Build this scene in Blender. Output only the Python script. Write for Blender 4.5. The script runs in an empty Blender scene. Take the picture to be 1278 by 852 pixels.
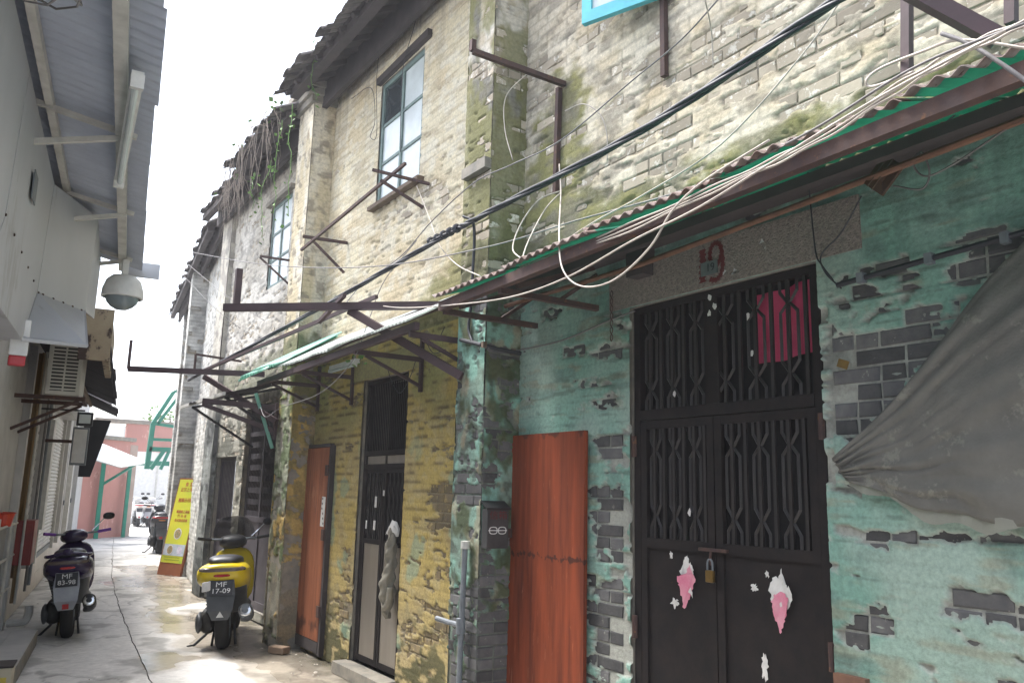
import bpy, bmesh, math, random
import numpy as np
from mathutils import Vector, Matrix
random.seed(7)
rng = np.random.default_rng(11)
scene = bpy.context.scene
C = scene.collection

# ------------------------------------------------------------------ camera
CAM_H = 1.67
CAMR = np.array([[0.82982788, 0.12025225, 0.54490832],
                 [-0.55753252, 0.13788626, 0.81862376],
                 [0.02330598, -0.98312094, 0.18146641]])   # rows: world X, Y, Z in camera axes (right, down, forward)
cam = bpy.data.cameras.new('camera')
cam.sensor_width = 36.0
cam.lens = 1020.0 / 1278.0 * 36.0
cam.clip_start = 0.05
cam.clip_end = 2000
camo = bpy.data.objects.new('camera', cam)
C.objects.link(camo)
r_, d_, f_ = CAMR[:, 0], CAMR[:, 1], CAMR[:, 2]
mw = Matrix.Identity(4)
for i in range(3):
    mw[i][0] = r_[i]; mw[i][1] = -d_[i]; mw[i][2] = -f_[i]
mw[2][3] = CAM_H
camo.matrix_world = mw
scene.camera = camo

# ------------------------------------------------------------------ sky, sun, exposure
SUN_EL, SUN_AZ = 62.0, 328.0      # azimuth clockwise from +Y: light comes over the low roofs on the left
w = bpy.data.worlds.new('World'); scene.world = w; w.use_nodes = True
nt = w.node_tree
bg = nt.nodes['Background']
sky = nt.nodes.new('ShaderNodeTexSky')
sky.sky_type = 'NISHITA'; sky.sun_disc = False
sky.sun_elevation = math.radians(SUN_EL); sky.sun_rotation = math.radians(SUN_AZ)
sky.air_density = 1.0; sky.dust_density = 3.0; sky.ozone_density = 0.6
hs = nt.nodes.new('ShaderNodeHueSaturation'); hs.inputs['Saturation'].default_value = 0.55
nt.links.new(sky.outputs[0], hs.inputs['Color']); nt.links.new(hs.outputs[0], bg.inputs['Color'])
bg.inputs['Strength'].default_value = 0.15
sl = bpy.data.lights.new('sun', 'SUN'); sl.energy = 2.4; sl.angle = math.radians(20); sl.color = (1.0, 0.985, 0.96)
so = bpy.data.objects.new('sun', sl); C.objects.link(so)
sd = Vector((math.sin(math.radians(SUN_AZ)) * math.cos(math.radians(SUN_EL)), math.cos(math.radians(SUN_AZ)) * math.cos(math.radians(SUN_EL)), math.sin(math.radians(SUN_EL))))
so.rotation_euler = sd.to_track_quat('Z', 'Y').to_euler(); so.location = (0, 0, 12)
scene.view_settings.view_transform = 'Standard'
scene.view_settings.look = 'None'
scene.view_settings.gamma = 1.0
scene.view_settings.exposure = 1.86

# ------------------------------------------------------------------ photo pixel -> point on a plane of the place
def ray(px, py): return CAMR @ np.array([px - 639.0, py - 426.0, 1020.0])
def onx(px, py, X): d = ray(px, py); return tuple(d * (X / d[0]) + [0, 0, CAM_H])
def onz(px, py, Z): d = ray(px, py); return tuple(d * ((Z - CAM_H) / d[2]) + [0, 0, CAM_H])
def ony(px, py, Y): d = ray(px, py); return tuple(d * (Y / d[1]) + [0, 0, CAM_H])

# ------------------------------------------------------------------ object helpers
def tag(o, label=None, cat=None, group=None, kind=None):
    if label: o['label'] = label
    if cat: o['category'] = cat
    if group: o['group'] = group
    if kind: o['kind'] = kind
    return o
OFF = {}
def empty(name, loc=(0, 0, 0), label=None, cat=None, group=None):
    o = bpy.data.objects.new(name, None); C.objects.link(o); o.location = loc
    o.empty_display_size = 0.1
    OFF[o] = np.array(loc, float)
    return tag(o, label, cat, group)
def link(name, me, parent=None, mats=()):
    o = bpy.data.objects.new(name, me); C.objects.link(o)
    if not me.materials:
        for m in mats: me.materials.append(m)
    if parent: o.parent = parent
    OFF[o] = OFF.get(parent, np.zeros(3)) if parent else np.zeros(3)
    return o
def copy_tree(o, parent=None):
    c = o.copy(); C.objects.link(c); c.parent = parent
    for ch in list(o.children): copy_tree(ch, c)
    return c

class MB:
    def __init__(s): s.v = []; s.f = []; s.m = []; s.cur = 0
    def add(s, vs, fs):
        b = len(s.v); s.v += [tuple(map(float, p)) for p in vs]
        s.f += [tuple(i + b for i in f) for f in fs]; s.m += [s.cur] * len(fs); return s
    def box(s, c, size, rz=0.0, ch=0.0):
        hx, hy, hz = [k / 2 for k in size]; ca, sa = math.cos(rz), math.sin(rz)
        return s.obox(c, (ca, sa, 0), (-sa, ca, 0), (0, 0, 1), size, ch)
    def obox(s, c, ax, ay, az, size, ch=0.0):
        c, ax, ay, az = [np.array(k, float) for k in (c, ax, ay, az)]
        hx, hy, hz = [k / 2 for k in size]
        if ch <= 0:
            vs = [c + ax * (i * hx) + ay * (j * hy) + az * (k * hz) for k in (-1, 1) for j in (-1, 1) for i in (-1, 1)]
            return s.add(vs, [(0, 2, 3, 1), (4, 5, 7, 6), (0, 1, 5, 4), (2, 6, 7, 3), (0, 4, 6, 2), (1, 3, 7, 5)])
        bm = bmesh.new(); bmesh.ops.create_cube(bm, size=1.0)
        for v in bm.verts: v.co = Vector((v.co.x * size[0], v.co.y * size[1], v.co.z * size[2]))
        bmesh.ops.bevel(bm, geom=list(bm.edges), offset=ch, segments=2, affect='EDGES', profile=0.6)
        bm.verts.index_update()
        vs = [c + ax * v.co.x + ay * v.co.y + az * v.co.z for v in bm.verts]; fs = [tuple(v.index for v in f.verts) for f in bm.faces]
        bm.free(); return s.add(vs, fs)
    def rng(s, x, y, z): # box by ranges
        return s.box(((x[0] + x[1]) / 2, (y[0] + y[1]) / 2, (z[0] + z[1]) / 2), (abs(x[1] - x[0]), abs(y[1] - y[0]), abs(z[1] - z[0])))
    def bar(s, p0, p1, wd, ht, up=(0, 0, 1), ch=0.0):
        p0, p1, up = [np.array(k, float) for k in (p0, p1, up)]
        L = np.linalg.norm(p1 - p0); a = (p1 - p0) / L; b = np.cross(up, a)
        if np.linalg.norm(b) < 1e-4: b = np.cross((1, 0, 0), a)
        b /= np.linalg.norm(b); c = np.cross(a, b)
        return s.obox((p0 + p1) / 2, a, b, c, (L, wd, ht), ch)
    def tube(s, pts, r, n=8, cap=True):
        pts = [np.array(p, float) for p in pts]; k = len(pts)
        rs = r if hasattr(r, '__len__') else [r] * k
        vs = []; prev = None
        for i, p in enumerate(pts):
            t = pts[min(i + 1, k - 1)] - pts[max(i - 1, 0)]; t = t / (np.linalg.norm(t) + 1e-9)
            if prev is None:
                a = np.cross(t, (0, 0, 1))
                if np.linalg.norm(a) < 1e-3: a = np.cross(t, (1, 0, 0))
            else: a = prev - t * np.dot(prev, t)
            a /= (np.linalg.norm(a) + 1e-9); prev = a; b = np.cross(t, a)
            for j in range(n):
                q = 2 * math.pi * j / n; vs.append(p + (a * math.cos(q) + b * math.sin(q)) * rs[i])
        fs = []
        for i in range(k - 1):
            for j in range(n):
                j2 = (j + 1) % n; fs.append((i * n + j, i * n + j2, (i + 1) * n + j2, (i + 1) * n + j))
        if cap: fs += [tuple(range(n - 1, -1, -1)), tuple((k - 1) * n + j for j in range(n))]
        return s.add(vs, fs)
    def lathe(s, c, ax, prof, n=20):  # prof: (along, radius)
        c, ax = np.array(c, float), np.array(ax, float); ax /= np.linalg.norm(ax)
        return s.tube2([c + ax * a for a, r in prof], [r for a, r in prof], ax, n)
    def tube2(s, pts, rs, ax, n):
        a = np.cross(ax, (0, 0, 1))
        if np.linalg.norm(a) < 1e-3: a = np.cross(ax, (1, 0, 0))
        a /= np.linalg.norm(a); b = np.cross(ax, a); vs = []; fs = []
        for p, r in zip(pts, rs):
            for j in range(n):
                q = 2 * math.pi * j / n; vs.append(p + (a * math.cos(q) + b * math.sin(q)) * max(r, 1e-4))
        for i in range(len(pts) - 1):
            for j in range(n):
                j2 = (j + 1) % n; fs.append((i * n + j, i * n + j2, (i + 1) * n + j2, (i + 1) * n + j))
        return s.add(vs, fs)
    def loft(s, secs, n=18, cap=True): # secs: (cx, cy, cz, half width x, half height z, exponent) rings in XZ, stacked along Y
        vs = []
        for (cx, cy, cz, hw, hh, e) in secs:
            for j in range(n):
                q = 2 * math.pi * j / n; c_, s_ = math.cos(q), math.sin(q)
                vs.append((cx + hw * math.copysign(abs(c_) ** (2 / e), c_), cy, cz + hh * math.copysign(abs(s_) ** (2 / e), s_)))
        fs = []
        for i in range(len(secs) - 1):
            for j in range(n):
                j2 = (j + 1) % n; fs.append((i * n + j, (i + 1) * n + j, (i + 1) * n + j2, i * n + j2))
        if cap: fs += [tuple(range(n)), tuple((len(secs) - 1) * n + j for j in range(n - 1, -1, -1))]
        return s.add(vs, fs)
    def prism(s, poly, a, b, depth): # poly (2D) in plane origin a: list of 3D points extruded by vector
        k = len(poly); p = [np.array(q, float) for q in poly]; d = np.array(depth, float)
        return s.add(p + [q + d for q in p], [tuple(range(k)), tuple(range(2 * k - 1, k - 1, -1))] + [(i, i + k, (i + 1) % k + k, (i + 1) % k) for i in range(k)])
    def build(s, name, mats, parent=None, smooth=False, label=None, cat=None, group=None, kind=None, sub=0):
        off = OFF.get(parent, np.zeros(3)) if parent else np.zeros(3)
        me = bpy.data.meshes.new(name)
        me.from_pydata([tuple(np.array(p) - off) for p in s.v], [], s.f)
        ms = mats if isinstance(mats, (list, tuple)) else [mats]
        for m in ms: me.materials.append(m)
        if len(ms) > 1: me.polygons.foreach_set('material_index', s.m)
        bm = bmesh.new(); bm.from_mesh(me); bmesh.ops.recalc_face_normals(bm, faces=bm.faces); bm.to_mesh(me); bm.free()
        if smooth: me.polygons.foreach_set('use_smooth', [True] * len(me.polygons))
        o = link(name, me, parent)
        if sub:
            md = o.modifiers.new('sub', 'SUBSURF'); md.levels = sub; md.render_levels = sub
        elif smooth == 'auto':
            me.set_sharp_from_angle(angle=math.radians(40))
        return tag(o, label, cat, group, kind)
def catmull(P, n=8):
    P = [np.array(p, float) for p in P]
    if len(P) == 2: return [P[0] + (P[1] - P[0]) * t for t in np.linspace(0, 1, n)]
    Q = [2 * P[0] - P[1]] + P + [2 * P[-1] - P[-2]]; out = []
    for i in range(1, len(Q) - 2):
        a, b, c, d = Q[i - 1:i + 3]
        for t in np.linspace(0, 1, n, endpoint=False):
            out.append(.5 * (2 * b + (c - a) * t + (2 * a - 5 * b + 4 * c - d) * t * t + (3 * b - a - 3 * c + d) * t ** 3))
    return out + [P[-1]]
def text_mesh(body, size, ext=0.0):
    cu = bpy.data.curves.new('t', 'FONT'); cu.body = body; cu.size = size; cu.align_x = 'CENTER'; cu.align_y = 'CENTER'; cu.extrude = ext; cu.resolution_u = 3
    o = bpy.data.objects.new('t', cu); C.objects.link(o)
    dg = bpy.context.evaluated_depsgraph_get(); me = bpy.data.meshes.new_from_object(o.evaluated_get(dg))
    bpy.data.objects.remove(o); return me
def text(body, size, pos, right, up, mat, parent, name='lettering', wx=1.0):
    me = text_mesh(body, size, 0.0006); me.materials.clear(); me.materials.append(mat)
    r, u = Vector(right).normalized(), Vector(up).normalized(); nn = r.cross(u)
    off = OFF.get(parent, np.zeros(3))
    for v in me.vertices:
        c = v.co.copy(); v.co = Vector(pos) - Vector(off) + r * c.x * wx + u * c.y + nn * c.z
    return link(name, me, parent)

# ------------------------------------------------------------------ numpy noise
def _hash(ix, iy, seed):
    h = (ix.astype(np.int64) * 374761393 + iy.astype(np.int64) * 668265263 + seed * 1274126177) & 0xffffffff
    h = ((h ^ (h >> 13)) * 1274126177) & 0xffffffff
    return ((h ^ (h >> 16)) & 0xffff) / 65535.0
def vn(x, y, seed=0):
    ix, iy = np.floor(x), np.floor(y); fx, fy = x - ix, y - iy
    fx = fx * fx * (3 - 2 * fx); fy = fy * fy * (3 - 2 * fy)
    a, b, c, d = _hash(ix, iy, seed), _hash(ix + 1, iy, seed), _hash(ix, iy + 1, seed), _hash(ix + 1, iy + 1, seed)
    return (a * (1 - fx) + b * fx) * (1 - fy) + (c * (1 - fx) + d * fx) * fy
def fbm(x, y, seed=0, o=4):
    x = np.asarray(x, float); y = np.asarray(y, float); s = 0; a = .5; t = 0
    for k in range(o): s = s + a * vn(x, y, seed + k * 17); t += a; a *= .5; x = x * 2.03 + 7.1; y = y * 2.03 + 3.7
    return s / t
def ss(a, b, x): t = np.clip((x - a) / (b - a), 0, 1); return t * t * (3 - 2 * t)
def lerp(c0, c1, t): # colour arrays
    t = np.asarray(t)[..., None]; return np.asarray(c0) * (1 - t) + np.asarray(c1) * t
def blob(U, Z, u, z, ru, rz): return np.exp(-(((U - u) / ru) ** 2 + ((Z - z) / rz) ** 2))

# ------------------------------------------------------------------ materials
def mat(name, c1, c2=None, scale=6.0, rough=.7, metal=0.0, bump=.15, bscale=None, stretch=(1, 1, 1), c3=None, t3=.62, s3=None, alpha=None, spec=None, rvar=0.0, rand=0.0, dist=.004):
    m = bpy.data.materials.new(name); m.use_nodes = True; n = m.node_tree; N = n.nodes; Lk = n.links.new
    b = N['Principled BSDF']; b.inputs['Roughness'].default_value = rough; b.inputs['Metallic'].default_value = metal
    if spec is not None: b.inputs['Specular IOR Level'].default_value = spec
    tc = N.new('ShaderNodeTexCoord'); mp = N.new('ShaderNodeMapping'); mp.inputs['Scale'].default_value = stretch
    
    if rand: gp = N.new('ShaderNodeNewGeometry'); Lk(gp.outputs['Position'], mp.inputs[0])
    else: Lk(tc.outputs['Object'], mp.inputs[0])
    c2 = c2 or tuple(k * .72 for k in c1)
    nz = N.new('ShaderNodeTexNoise'); nz.inputs['Scale'].default_value = scale; nz.inputs['Detail'].default_value = 6; nz.inputs['Roughness'].default_value = .62
    Lk(mp.outputs[0], nz.inputs['Vector'])
    rp = N.new('ShaderNodeMapRange'); rp.inputs[1].default_value = .35; rp.inputs[2].default_value = .66; Lk(nz.outputs[0], rp.inputs[0])
    mx = N.new('ShaderNodeMix'); mx.data_type = 'RGBA'; mx.inputs[6].default_value = (*c1, 1); mx.inputs[7].default_value = (*c2, 1); Lk(rp.outputs[0], mx.inputs[0])
    col = mx.outputs[2]
    if c3:
        n3 = N.new('ShaderNodeTexNoise'); n3.inputs['Scale'].default_value = s3 or scale * 2.3; n3.inputs['Detail'].default_value = 8; n3.inputs['Roughness'].default_value = .7; Lk(mp.outputs[0], n3.inputs['Vector'])
        r3 = N.new('ShaderNodeMapRange'); r3.inputs[1].default_value = t3; r3.inputs[2].default_value = t3 + .05; Lk(n3.outputs[0], r3.inputs[0])
        m3 = N.new('ShaderNodeMix'); m3.data_type = 'RGBA'; Lk(r3.outputs[0], m3.inputs[0]); Lk(col, m3.inputs[6]); m3.inputs[7].default_value = (*c3, 1); col = m3.outputs[2]
    if rand:
        oi = N.new('ShaderNodeObjectInfo'); ge = N.new('ShaderNodeNewGeometry'); ad = N.new('ShaderNodeMath'); ad.operation = 'ADD'
        Lk(oi.outputs['Random'], ad.inputs[0]); Lk(ge.outputs['Random Per Island'], ad.inputs[1])
        fr = N.new('ShaderNodeMath'); fr.operation = 'FRACT'; Lk(ad.outputs[0], fr.inputs[0])
        mr = N.new('ShaderNodeMapRange'); mr.inputs[3].default_value = 1 - rand; mr.inputs[4].default_value = 1 + rand; Lk(fr.outputs[0], mr.inputs[0])
        mm = N.new('ShaderNodeMix'); mm.data_type = 'RGBA'; mm.blend_type = 'MULTIPLY'; mm.inputs[0].default_value = 1; Lk(col, mm.inputs[6]); Lk(mr.outputs[0], mm.inputs[7]); col = mm.outputs[2]
    Lk(col, b.inputs['Base Color'])
    if rvar:
        rr = N.new('ShaderNodeMapRange'); rr.inputs[3].default_value = max(.02, rough - rvar); rr.inputs[4].default_value = min(1, rough + rvar); Lk(nz.outputs[0], rr.inputs[0]); Lk(rr.outputs[0], b.inputs['Roughness'])
    if bump:
        nb = N.new('ShaderNodeTexNoise'); nb.inputs['Scale'].default_value = bscale or scale * 5; nb.inputs['Detail'].default_value = 5; Lk(mp.outputs[0], nb.inputs['Vector'])
        bp = N.new('ShaderNodeBump'); bp.inputs['Strength'].default_value = bump; bp.inputs['Distance'].default_value = dist; Lk(nb.outputs[0], bp.inputs['Height']); Lk(bp.outputs[0], b.inputs['Normal'])
    if alpha is not None: b.inputs['Alpha'].default_value = alpha
    return m
def vcmat(name, rough=.9, var=.35, scale=30, bump=.5, dist=.006, wet=False):
    m = bpy.data.materials.new(name); m.use_nodes = True; n = m.node_tree; N = n.nodes; Lk = n.links.new; b = N['Principled BSDF']
    b.inputs['Roughness'].default_value = rough; b.inputs['Specular IOR Level'].default_value = .25
    at = N.new('ShaderNodeAttribute'); at.attribute_name = 'Col'; ge = N.new('ShaderNodeNewGeometry')
    nz = N.new('ShaderNodeTexNoise'); nz.inputs['Scale'].default_value = scale; nz.inputs['Detail'].default_value = 7; nz.inputs['Roughness'].default_value = .68; Lk(ge.outputs['Position'], nz.inputs['Vector'])
    mr = N.new('ShaderNodeMapRange'); mr.inputs[1].default_value = .3; mr.inputs[2].default_value = .7; mr.inputs[3].default_value = 1 - var; mr.inputs[4].default_value = 1 + var; Lk(nz.outputs[0], mr.inputs[0])
    mm = N.new('ShaderNodeMix'); mm.data_type = 'RGBA'; mm.blend_type = 'MULTIPLY'; mm.inputs[0].default_value = 1; Lk(at.outputs['Color'], mm.inputs[6]); Lk(mr.outputs[0], mm.inputs[7]); Lk(mm.outputs[2], b.inputs['Base Color'])
    bp = N.new('ShaderNodeBump'); bp.inputs['Strength'].default_value = bump; bp.inputs['Distance'].default_value = dist; Lk(nz.outputs[0], bp.inputs['Height']); Lk(bp.outputs[0], b.inputs['Normal'])
    if wet:
        r2 = N.new('ShaderNodeMapRange'); r2.inputs[3].default_value = .85; r2.inputs[4].default_value = .22; Lk(at.outputs['Alpha'], r2.inputs[0]); Lk(r2.outputs[0], b.inputs['Roughness'])
        b.inputs['Specular IOR Level'].default_value = .5
    return m
def trans(*a, **k):      # thin plastic sheet that lets light through
    m = mat(*a, **k); N = m.node_tree.nodes; L = m.node_tree.links.new; b = N['Principled BSDF']; out = N['Material Output']
    t = N.new('ShaderNodeBsdfTranslucent'); mx = N.new('ShaderNodeMixShader'); mx.inputs[0].default_value = .45
    src = b.inputs['Base Color'].links[0].from_socket; L(src, t.inputs['Color']); L(b.outputs[0], mx.inputs[1]); L(t.outputs[0], mx.inputs[2]); L(mx.outputs[0], out.inputs['Surface']); return m
G = {}
G['coat'] = vcmat('old_wall_coat', .92, .22, 42, .75, .008)
G['conc'] = vcmat('alley_concrete', .85, .16, 14, .35, .004, wet=True)
G['core'] = mat('lime_mortar', (.30, .27, .22), (.18, .17, .15), 7, .95, bump=.4)
G['brick'] = mat('grey_brick', (.115, .112, .11), (.075, .075, .078), 16, .9, bump=.5, c3=(.30, .29, .26), t3=.63, s3=22, rand=.4)
G['brick_up'] = mat('weathered_brick', (.42, .36, .275), (.32, .275, .21), 9, .92, bump=.5, c3=(.62, .58, .5), t3=.55, s3=18, rand=.3)
G['brick_y'] = mat('yellowed_brick', (.24, .18, .085), (.15, .125, .085), 14, .92, bump=.5, c3=(.45, .35, .15), t3=.57, s3=18, rand=.3)
G['iron'] = mat('dark_iron_paint', (.013, .0115, .012), (.022, .017, .016), 9, .75, .0, spec=.2, bump=.3, c3=(.05, .027, .018), t3=.68, s3=13)
G['pipe_rust'] = mat('rusty_pipe_paint', (.2, .1, .06), (.12, .06, .04), 9, .8, bump=.3)
G['ironbar'] = mat('worn_iron_bar', (.022, .02, .021), (.032, .027, .026), 9, .5, .2, bump=.2)
G['rust'] = mat('rusty_steel', (.085, .045, .035), (.05, .03, .03), 12, .75, .15, bump=.35, c3=(.16, .075, .035), t3=.6)
G['maroon'] = mat('maroon_painted_steel', (.075, .045, .05), (.055, .035, .038), 7, .6, .1, bump=.2, c3=(.14, .07, .04), t3=.66)
G['plywood'] = mat('red_stained_plywood', (.235, .05, .018), (.11, .025, .011), 2.6, .7, spec=.25, bump=.25, stretch=(6, 6, .5), c3=(.34, .12, .06), t3=.63, s3=11, rvar=.15)
G['plywood2'] = mat('faded_red_plywood', (.32, .115, .055), (.19, .065, .034), 2.6, .75, spec=.25, bump=.25, stretch=(7, 7, .5), c3=(.13, .05, .035), t3=.6, s3=5, rvar=.1)
G['stain'] = mat('dark_water_stain', (.05, .018, .012), (.03, .014, .01), 30, .6)
G['dash'] = mat('roughcast_dash', (.3, .25, .22), (.17, .145, .13), 45, .95, bump=1.0, bscale=90, c3=(.34, .3, .26), t3=.6, s3=70, dist=.012)
G['redpaint'] = mat('dull_red_paint', (.14, .012, .012), (.09, .015, .015), 18, .7)
G['plate'] = mat('grey_enamel', (.13, .15, .15), (.09, .1, .1), 20, .5)
G['black'] = mat('black_plastic', (.012, .012, .014), (.02, .02, .022), 12, .5)
G['rubber'] = mat('tyre_rubber', (.014, .014, .014), (.022, .021, .02), 20, .85)
G['white'] = mat('white_paint', (.72, .72, .7), (.6, .6, .58), 8, .55)
G['paper'] = mat('torn_paper', (.7, .69, .66), (.55, .54, .52), 14, .9)
G['pinkpaper'] = mat('pink_paper', (.62, .17, .27), (.66, .32, .38), 9, .9)
G['pinkcloth'] = mat('crimson_cloth', (.8, .1, .22), (.68, .07, .17), 7, .9, bump=.3)
G['brass'] = mat('old_brass', (.30, .19, .06), (.2, .13, .05), 18, .4, .8)
G['galv'] = mat('galvanised_pipe', (.2, .22, .24), (.13, .145, .16), 9, .6, .2, bump=.2)
G['pvc'] = mat('dirty_white_plastic', (.58, .57, .53), (.42, .41, .38), 8, .5)
G['steel'] = mat('brushed_stainless', (.42, .38, .33), (.32, .29, .25), 4, .45, .6, bump=.05, stretch=(1, 1, .2), c3=(.12, .1, .08), t3=.68)
G['bagcloth'] = mat('grimy_bag_cloth', (.27, .25, .20), (.19, .18, .15), 8, .95, bump=.4)
G['tarp'] = trans('grey_debris_netting', (.29, .28, .25), (.22, .215, .195), 5, .95, bump=1.0, bscale=90, stretch=(1, 1, 1), c3=(.36, .35, .3), t3=.57, s3=6, dist=.004)
G['cabblk'] = mat('black_cable', (.018, .02, .028), (.028, .03, .036), 10, .55)
G['cabwht'] = mat('beige_cable', (.5, .45, .39), (.36, .31, .27), 14, .6)
G['cabgry'] = mat('grey_cable', (.2, .19, .19), (.13, .12, .12), 14, .6)
G['sheetgreen'] = trans('green_plastic_sheet', (.05, .36, .25), (.04, .28, .19), 5, .5, bump=.1)
G['sheetrust'] = mat('rusty_pale_sheet', (.42, .36, .34), (.2, .12, .1), 9, .8, bump=.3, c3=(.12, .05, .035), t3=.6)
G['sheetclear'] = trans('dusty_clear_sheet', (.66, .7, .68), (.5, .55, .53), 6, .5, bump=.1)
G['sheetmint'] = trans('mint_plastic_sheet', (.3, .6, .5), (.24, .5, .42), 5, .45, bump=.1)
G['sheetdark'] = mat('dark_metal_sheet', (.035, .035, .045), (.05, .048, .055), 6, .6, .3, bump=.2)
G['wood'] = mat('old_timber', (.16, .115, .08), (.1, .07, .05), 4, .85, bump=.3, stretch=(1, 8, 8))
G['darkwood'] = mat('dark_eave_timber', (.055, .045, .045), (.035, .03, .03), 5, .9, bump=.3)
G['tile'] = mat('grey_clay_tile', (.12, .105, .1), (.07, .065, .065), 10, .9, bump=.4, rand=.35)
G['winframe'] = mat('grey_green_window_paint', (.16, .23, .21), (.11, .16, .15), 10, .6, bump=.2)
G['blueframe'] = mat('turquoise_paint', (.09, .5, .6), (.07, .4, .5), 8, .5)
G['boardw'] = mat('brown_board', (.11, .06, .032), (.07, .04, .025), 5, .8, bump=.2)
G['root'] = mat('dry_roots', (.3, .25, .21), (.2, .17, .145), 9, .95)
G['leaf'] = mat('ivy_leaf', (.09, .2, .035), (.13, .26, .05), 3, .6, rand=.35)
G['hem'] = trans('pale_netting_hem', (.42, .42, .36), (.34, .34, .3), 6, .95, bump=.6, bscale=120, dist=.003)
G['moss'] = mat('moss', (.06, .075, .02), (.04, .05, .018), 14, .98, bump=.6)
G['stone'] = mat('loose_stone', (.3, .2, .13), (.2, .15, .11), 8, .9, bump=.5)
def glass(name, col, rough=.05):
    return mat(name, col, tuple(k * .8 for k in col), 3, rough, 0.0, bump=0, spec=.6)
G['pane'] = glass('dark_window_glass', (.04, .05, .055))
G['panew'] = glass('sky_white_frosted_glass', (.62, .68, .68), .25)  # on window panes the whitish colour stands for reflected sky
# ------------------------------------------------------------------ old brick walls: coat of plaster or limewash as a relief, bricks behind it
class Fr:
    def __init__(s, o, u):
        s.o = np.array([o[0], o[1], 0.0]); u = np.array([u[0], u[1], 0.0]); s.u = u / np.linalg.norm(u)
        s.n = np.array([-s.u[1], s.u[0], 0.0]); s.rz = math.atan2(s.u[1], s.u[0])
    def pt(s, u, n, z): return s.o + s.u * u + s.n * n + np.array([0, 0, z])
BW, BH, JT = .226, .064, .011
def brick_mesh(wd, seed, m):
    r = random.Random(seed); D = .05; a = wd / 2; b = BH / 2; c = .006
    j = lambda k: r.uniform(-k, k)
    vs = []
    for (y, q) in ((-D, 0), (-.004, 0), (0, c)):
        for sx, sz in ((-1, -1), (1, -1), (1, 1), (-1, 1)):
            vs.append((sx * (a - q) + j(.004), y + (j(.0015) if y > -.01 else 0), sz * (b - q) + j(.0025)))
    fs = []
    for k in (0, 4):
        for i in range(4): fs.append((k + i, k + (i + 1) % 4, k + 4 + (i + 1) % 4, k + 4 + i))
    fs.append((8, 9, 10, 11))
    me = bpy.data.meshes.new('brick'); me.from_pydata(vs, [], [f[::-1] for f in fs]); me.materials.append(m); return me
BM = {}
def get_brick(m, wd, k):
    key = (m.name, round(wd, 3), k)
    if key not in BM: BM[key] = brick_mesh(wd, hash((round(wd * 1000), k)) & 0xffff, m)
    return BM[key]
def inhole(u, z, holes, pad=0.0): return any(a - pad < u < b + pad and c - pad < z < d + pad for a, b, c, d in holes)
def coat(parent, fr, u0, u1, z0, z1, holes, du, dz, expose, colour, thick=.005, name='plaster', m=None, relief=.0022, bend=None):
    nu, nz_ = max(2, int(round((u1 - u0) / du)) + 1), max(2, int(round((z1 - z0) / dz)) + 1)
    us, zs = np.linspace(u0, u1, nu), np.linspace(z0, z1, nz_)
    # snap grid lines to openings
    for a, b, c, d in holes:
        for q in (a, b):
            i = int(np.argmin(abs(us - q)));
            if u0 < q < u1: us[i] = q
        for q in (c, d):
            i = int(np.argmin(abs(zs - q)))
            if z0 < q < z1: zs[i] = q
    U, Z = np.meshgrid(us, zs)
    E = expose(U, Z); ex = ss(-.035, .035, E)
    cz = (Z / (BH + JT)) % 1.0; row = np.floor(Z / (BH + JT))
    cu = ((U + (row % 2) * (BW + JT) / 2) / (BW + JT)) % 1.0
    joint = np.maximum(1 - ss(.0, .16, np.minimum(cz, 1 - cz)), 1 - ss(0, .07, np.minimum(cu, 1 - cu)))
    n1 = fbm(U * 9, Z * 14, 5, 3) - .5
    Nn = thick - (thick + .010) * ex - relief * joint * (1 - ex) + n1 * .004 + .002
    if bend is not None: Nn = Nn + bend(U, Z)
    P = fr.o[None, None, :] + U[..., None] * fr.u + Nn[..., None] * fr.n + Z[..., None] * np.array([0, 0, 1.0])
    P = P - OFF.get(parent, np.zeros(3))
    col = colour(U, Z, E, joint); col = np.clip(col, .004, .95)
    idx = np.arange(nu * nz_).reshape(nz_, nu)
    q = np.stack([idx[:-1, :-1], idx[:-1, 1:], idx[1:, 1:], idx[1:, :-1]], -1).reshape(-1, 4)
    uc = ((us[:-1] + us[1:]) / 2)[None, :].repeat(nz_ - 1, 0).ravel(); zc = ((zs[:-1] + zs[1:]) / 2)[:, None].repeat(nu - 1, 1).ravel()
    keep = np.ones(len(q), bool)
    for a, b, c, d in holes: keep &= ~((uc > a) & (uc < b) & (zc > c) & (zc < d))
    q = q[keep]
    return grid_obj(name, P.reshape(-1, 3), q, np.concatenate([col.reshape(-1, 3), np.zeros((nu * nz_, 1))], 1), m or G['coat'], parent)
def grid_obj(name, P, q, col, m, parent, smooth=True):
    me = bpy.data.meshes.new(name); me.vertices.add(len(P)); me.vertices.foreach_set('co', P.astype(np.float32).ravel())
    me.loops.add(q.size); me.loops.foreach_set('vertex_index', q.astype(np.int32).ravel())
    me.polygons.add(len(q)); me.polygons.foreach_set('loop_start', np.arange(0, q.size, 4, dtype=np.int32)); me.polygons.foreach_set('loop_total', np.full(len(q), 4, np.int32))
    me.polygons.foreach_set('use_smooth', np.full(len(q), smooth))
    me.update(calc_edges=True)
    ca = me.color_attributes.new('Col', 'FLOAT_COLOR', 'POINT'); ca.data.foreach_set('color', col.astype(np.float32).ravel())
    me.materials.append(m); me.validate(); return link(name, me, parent)
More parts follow.
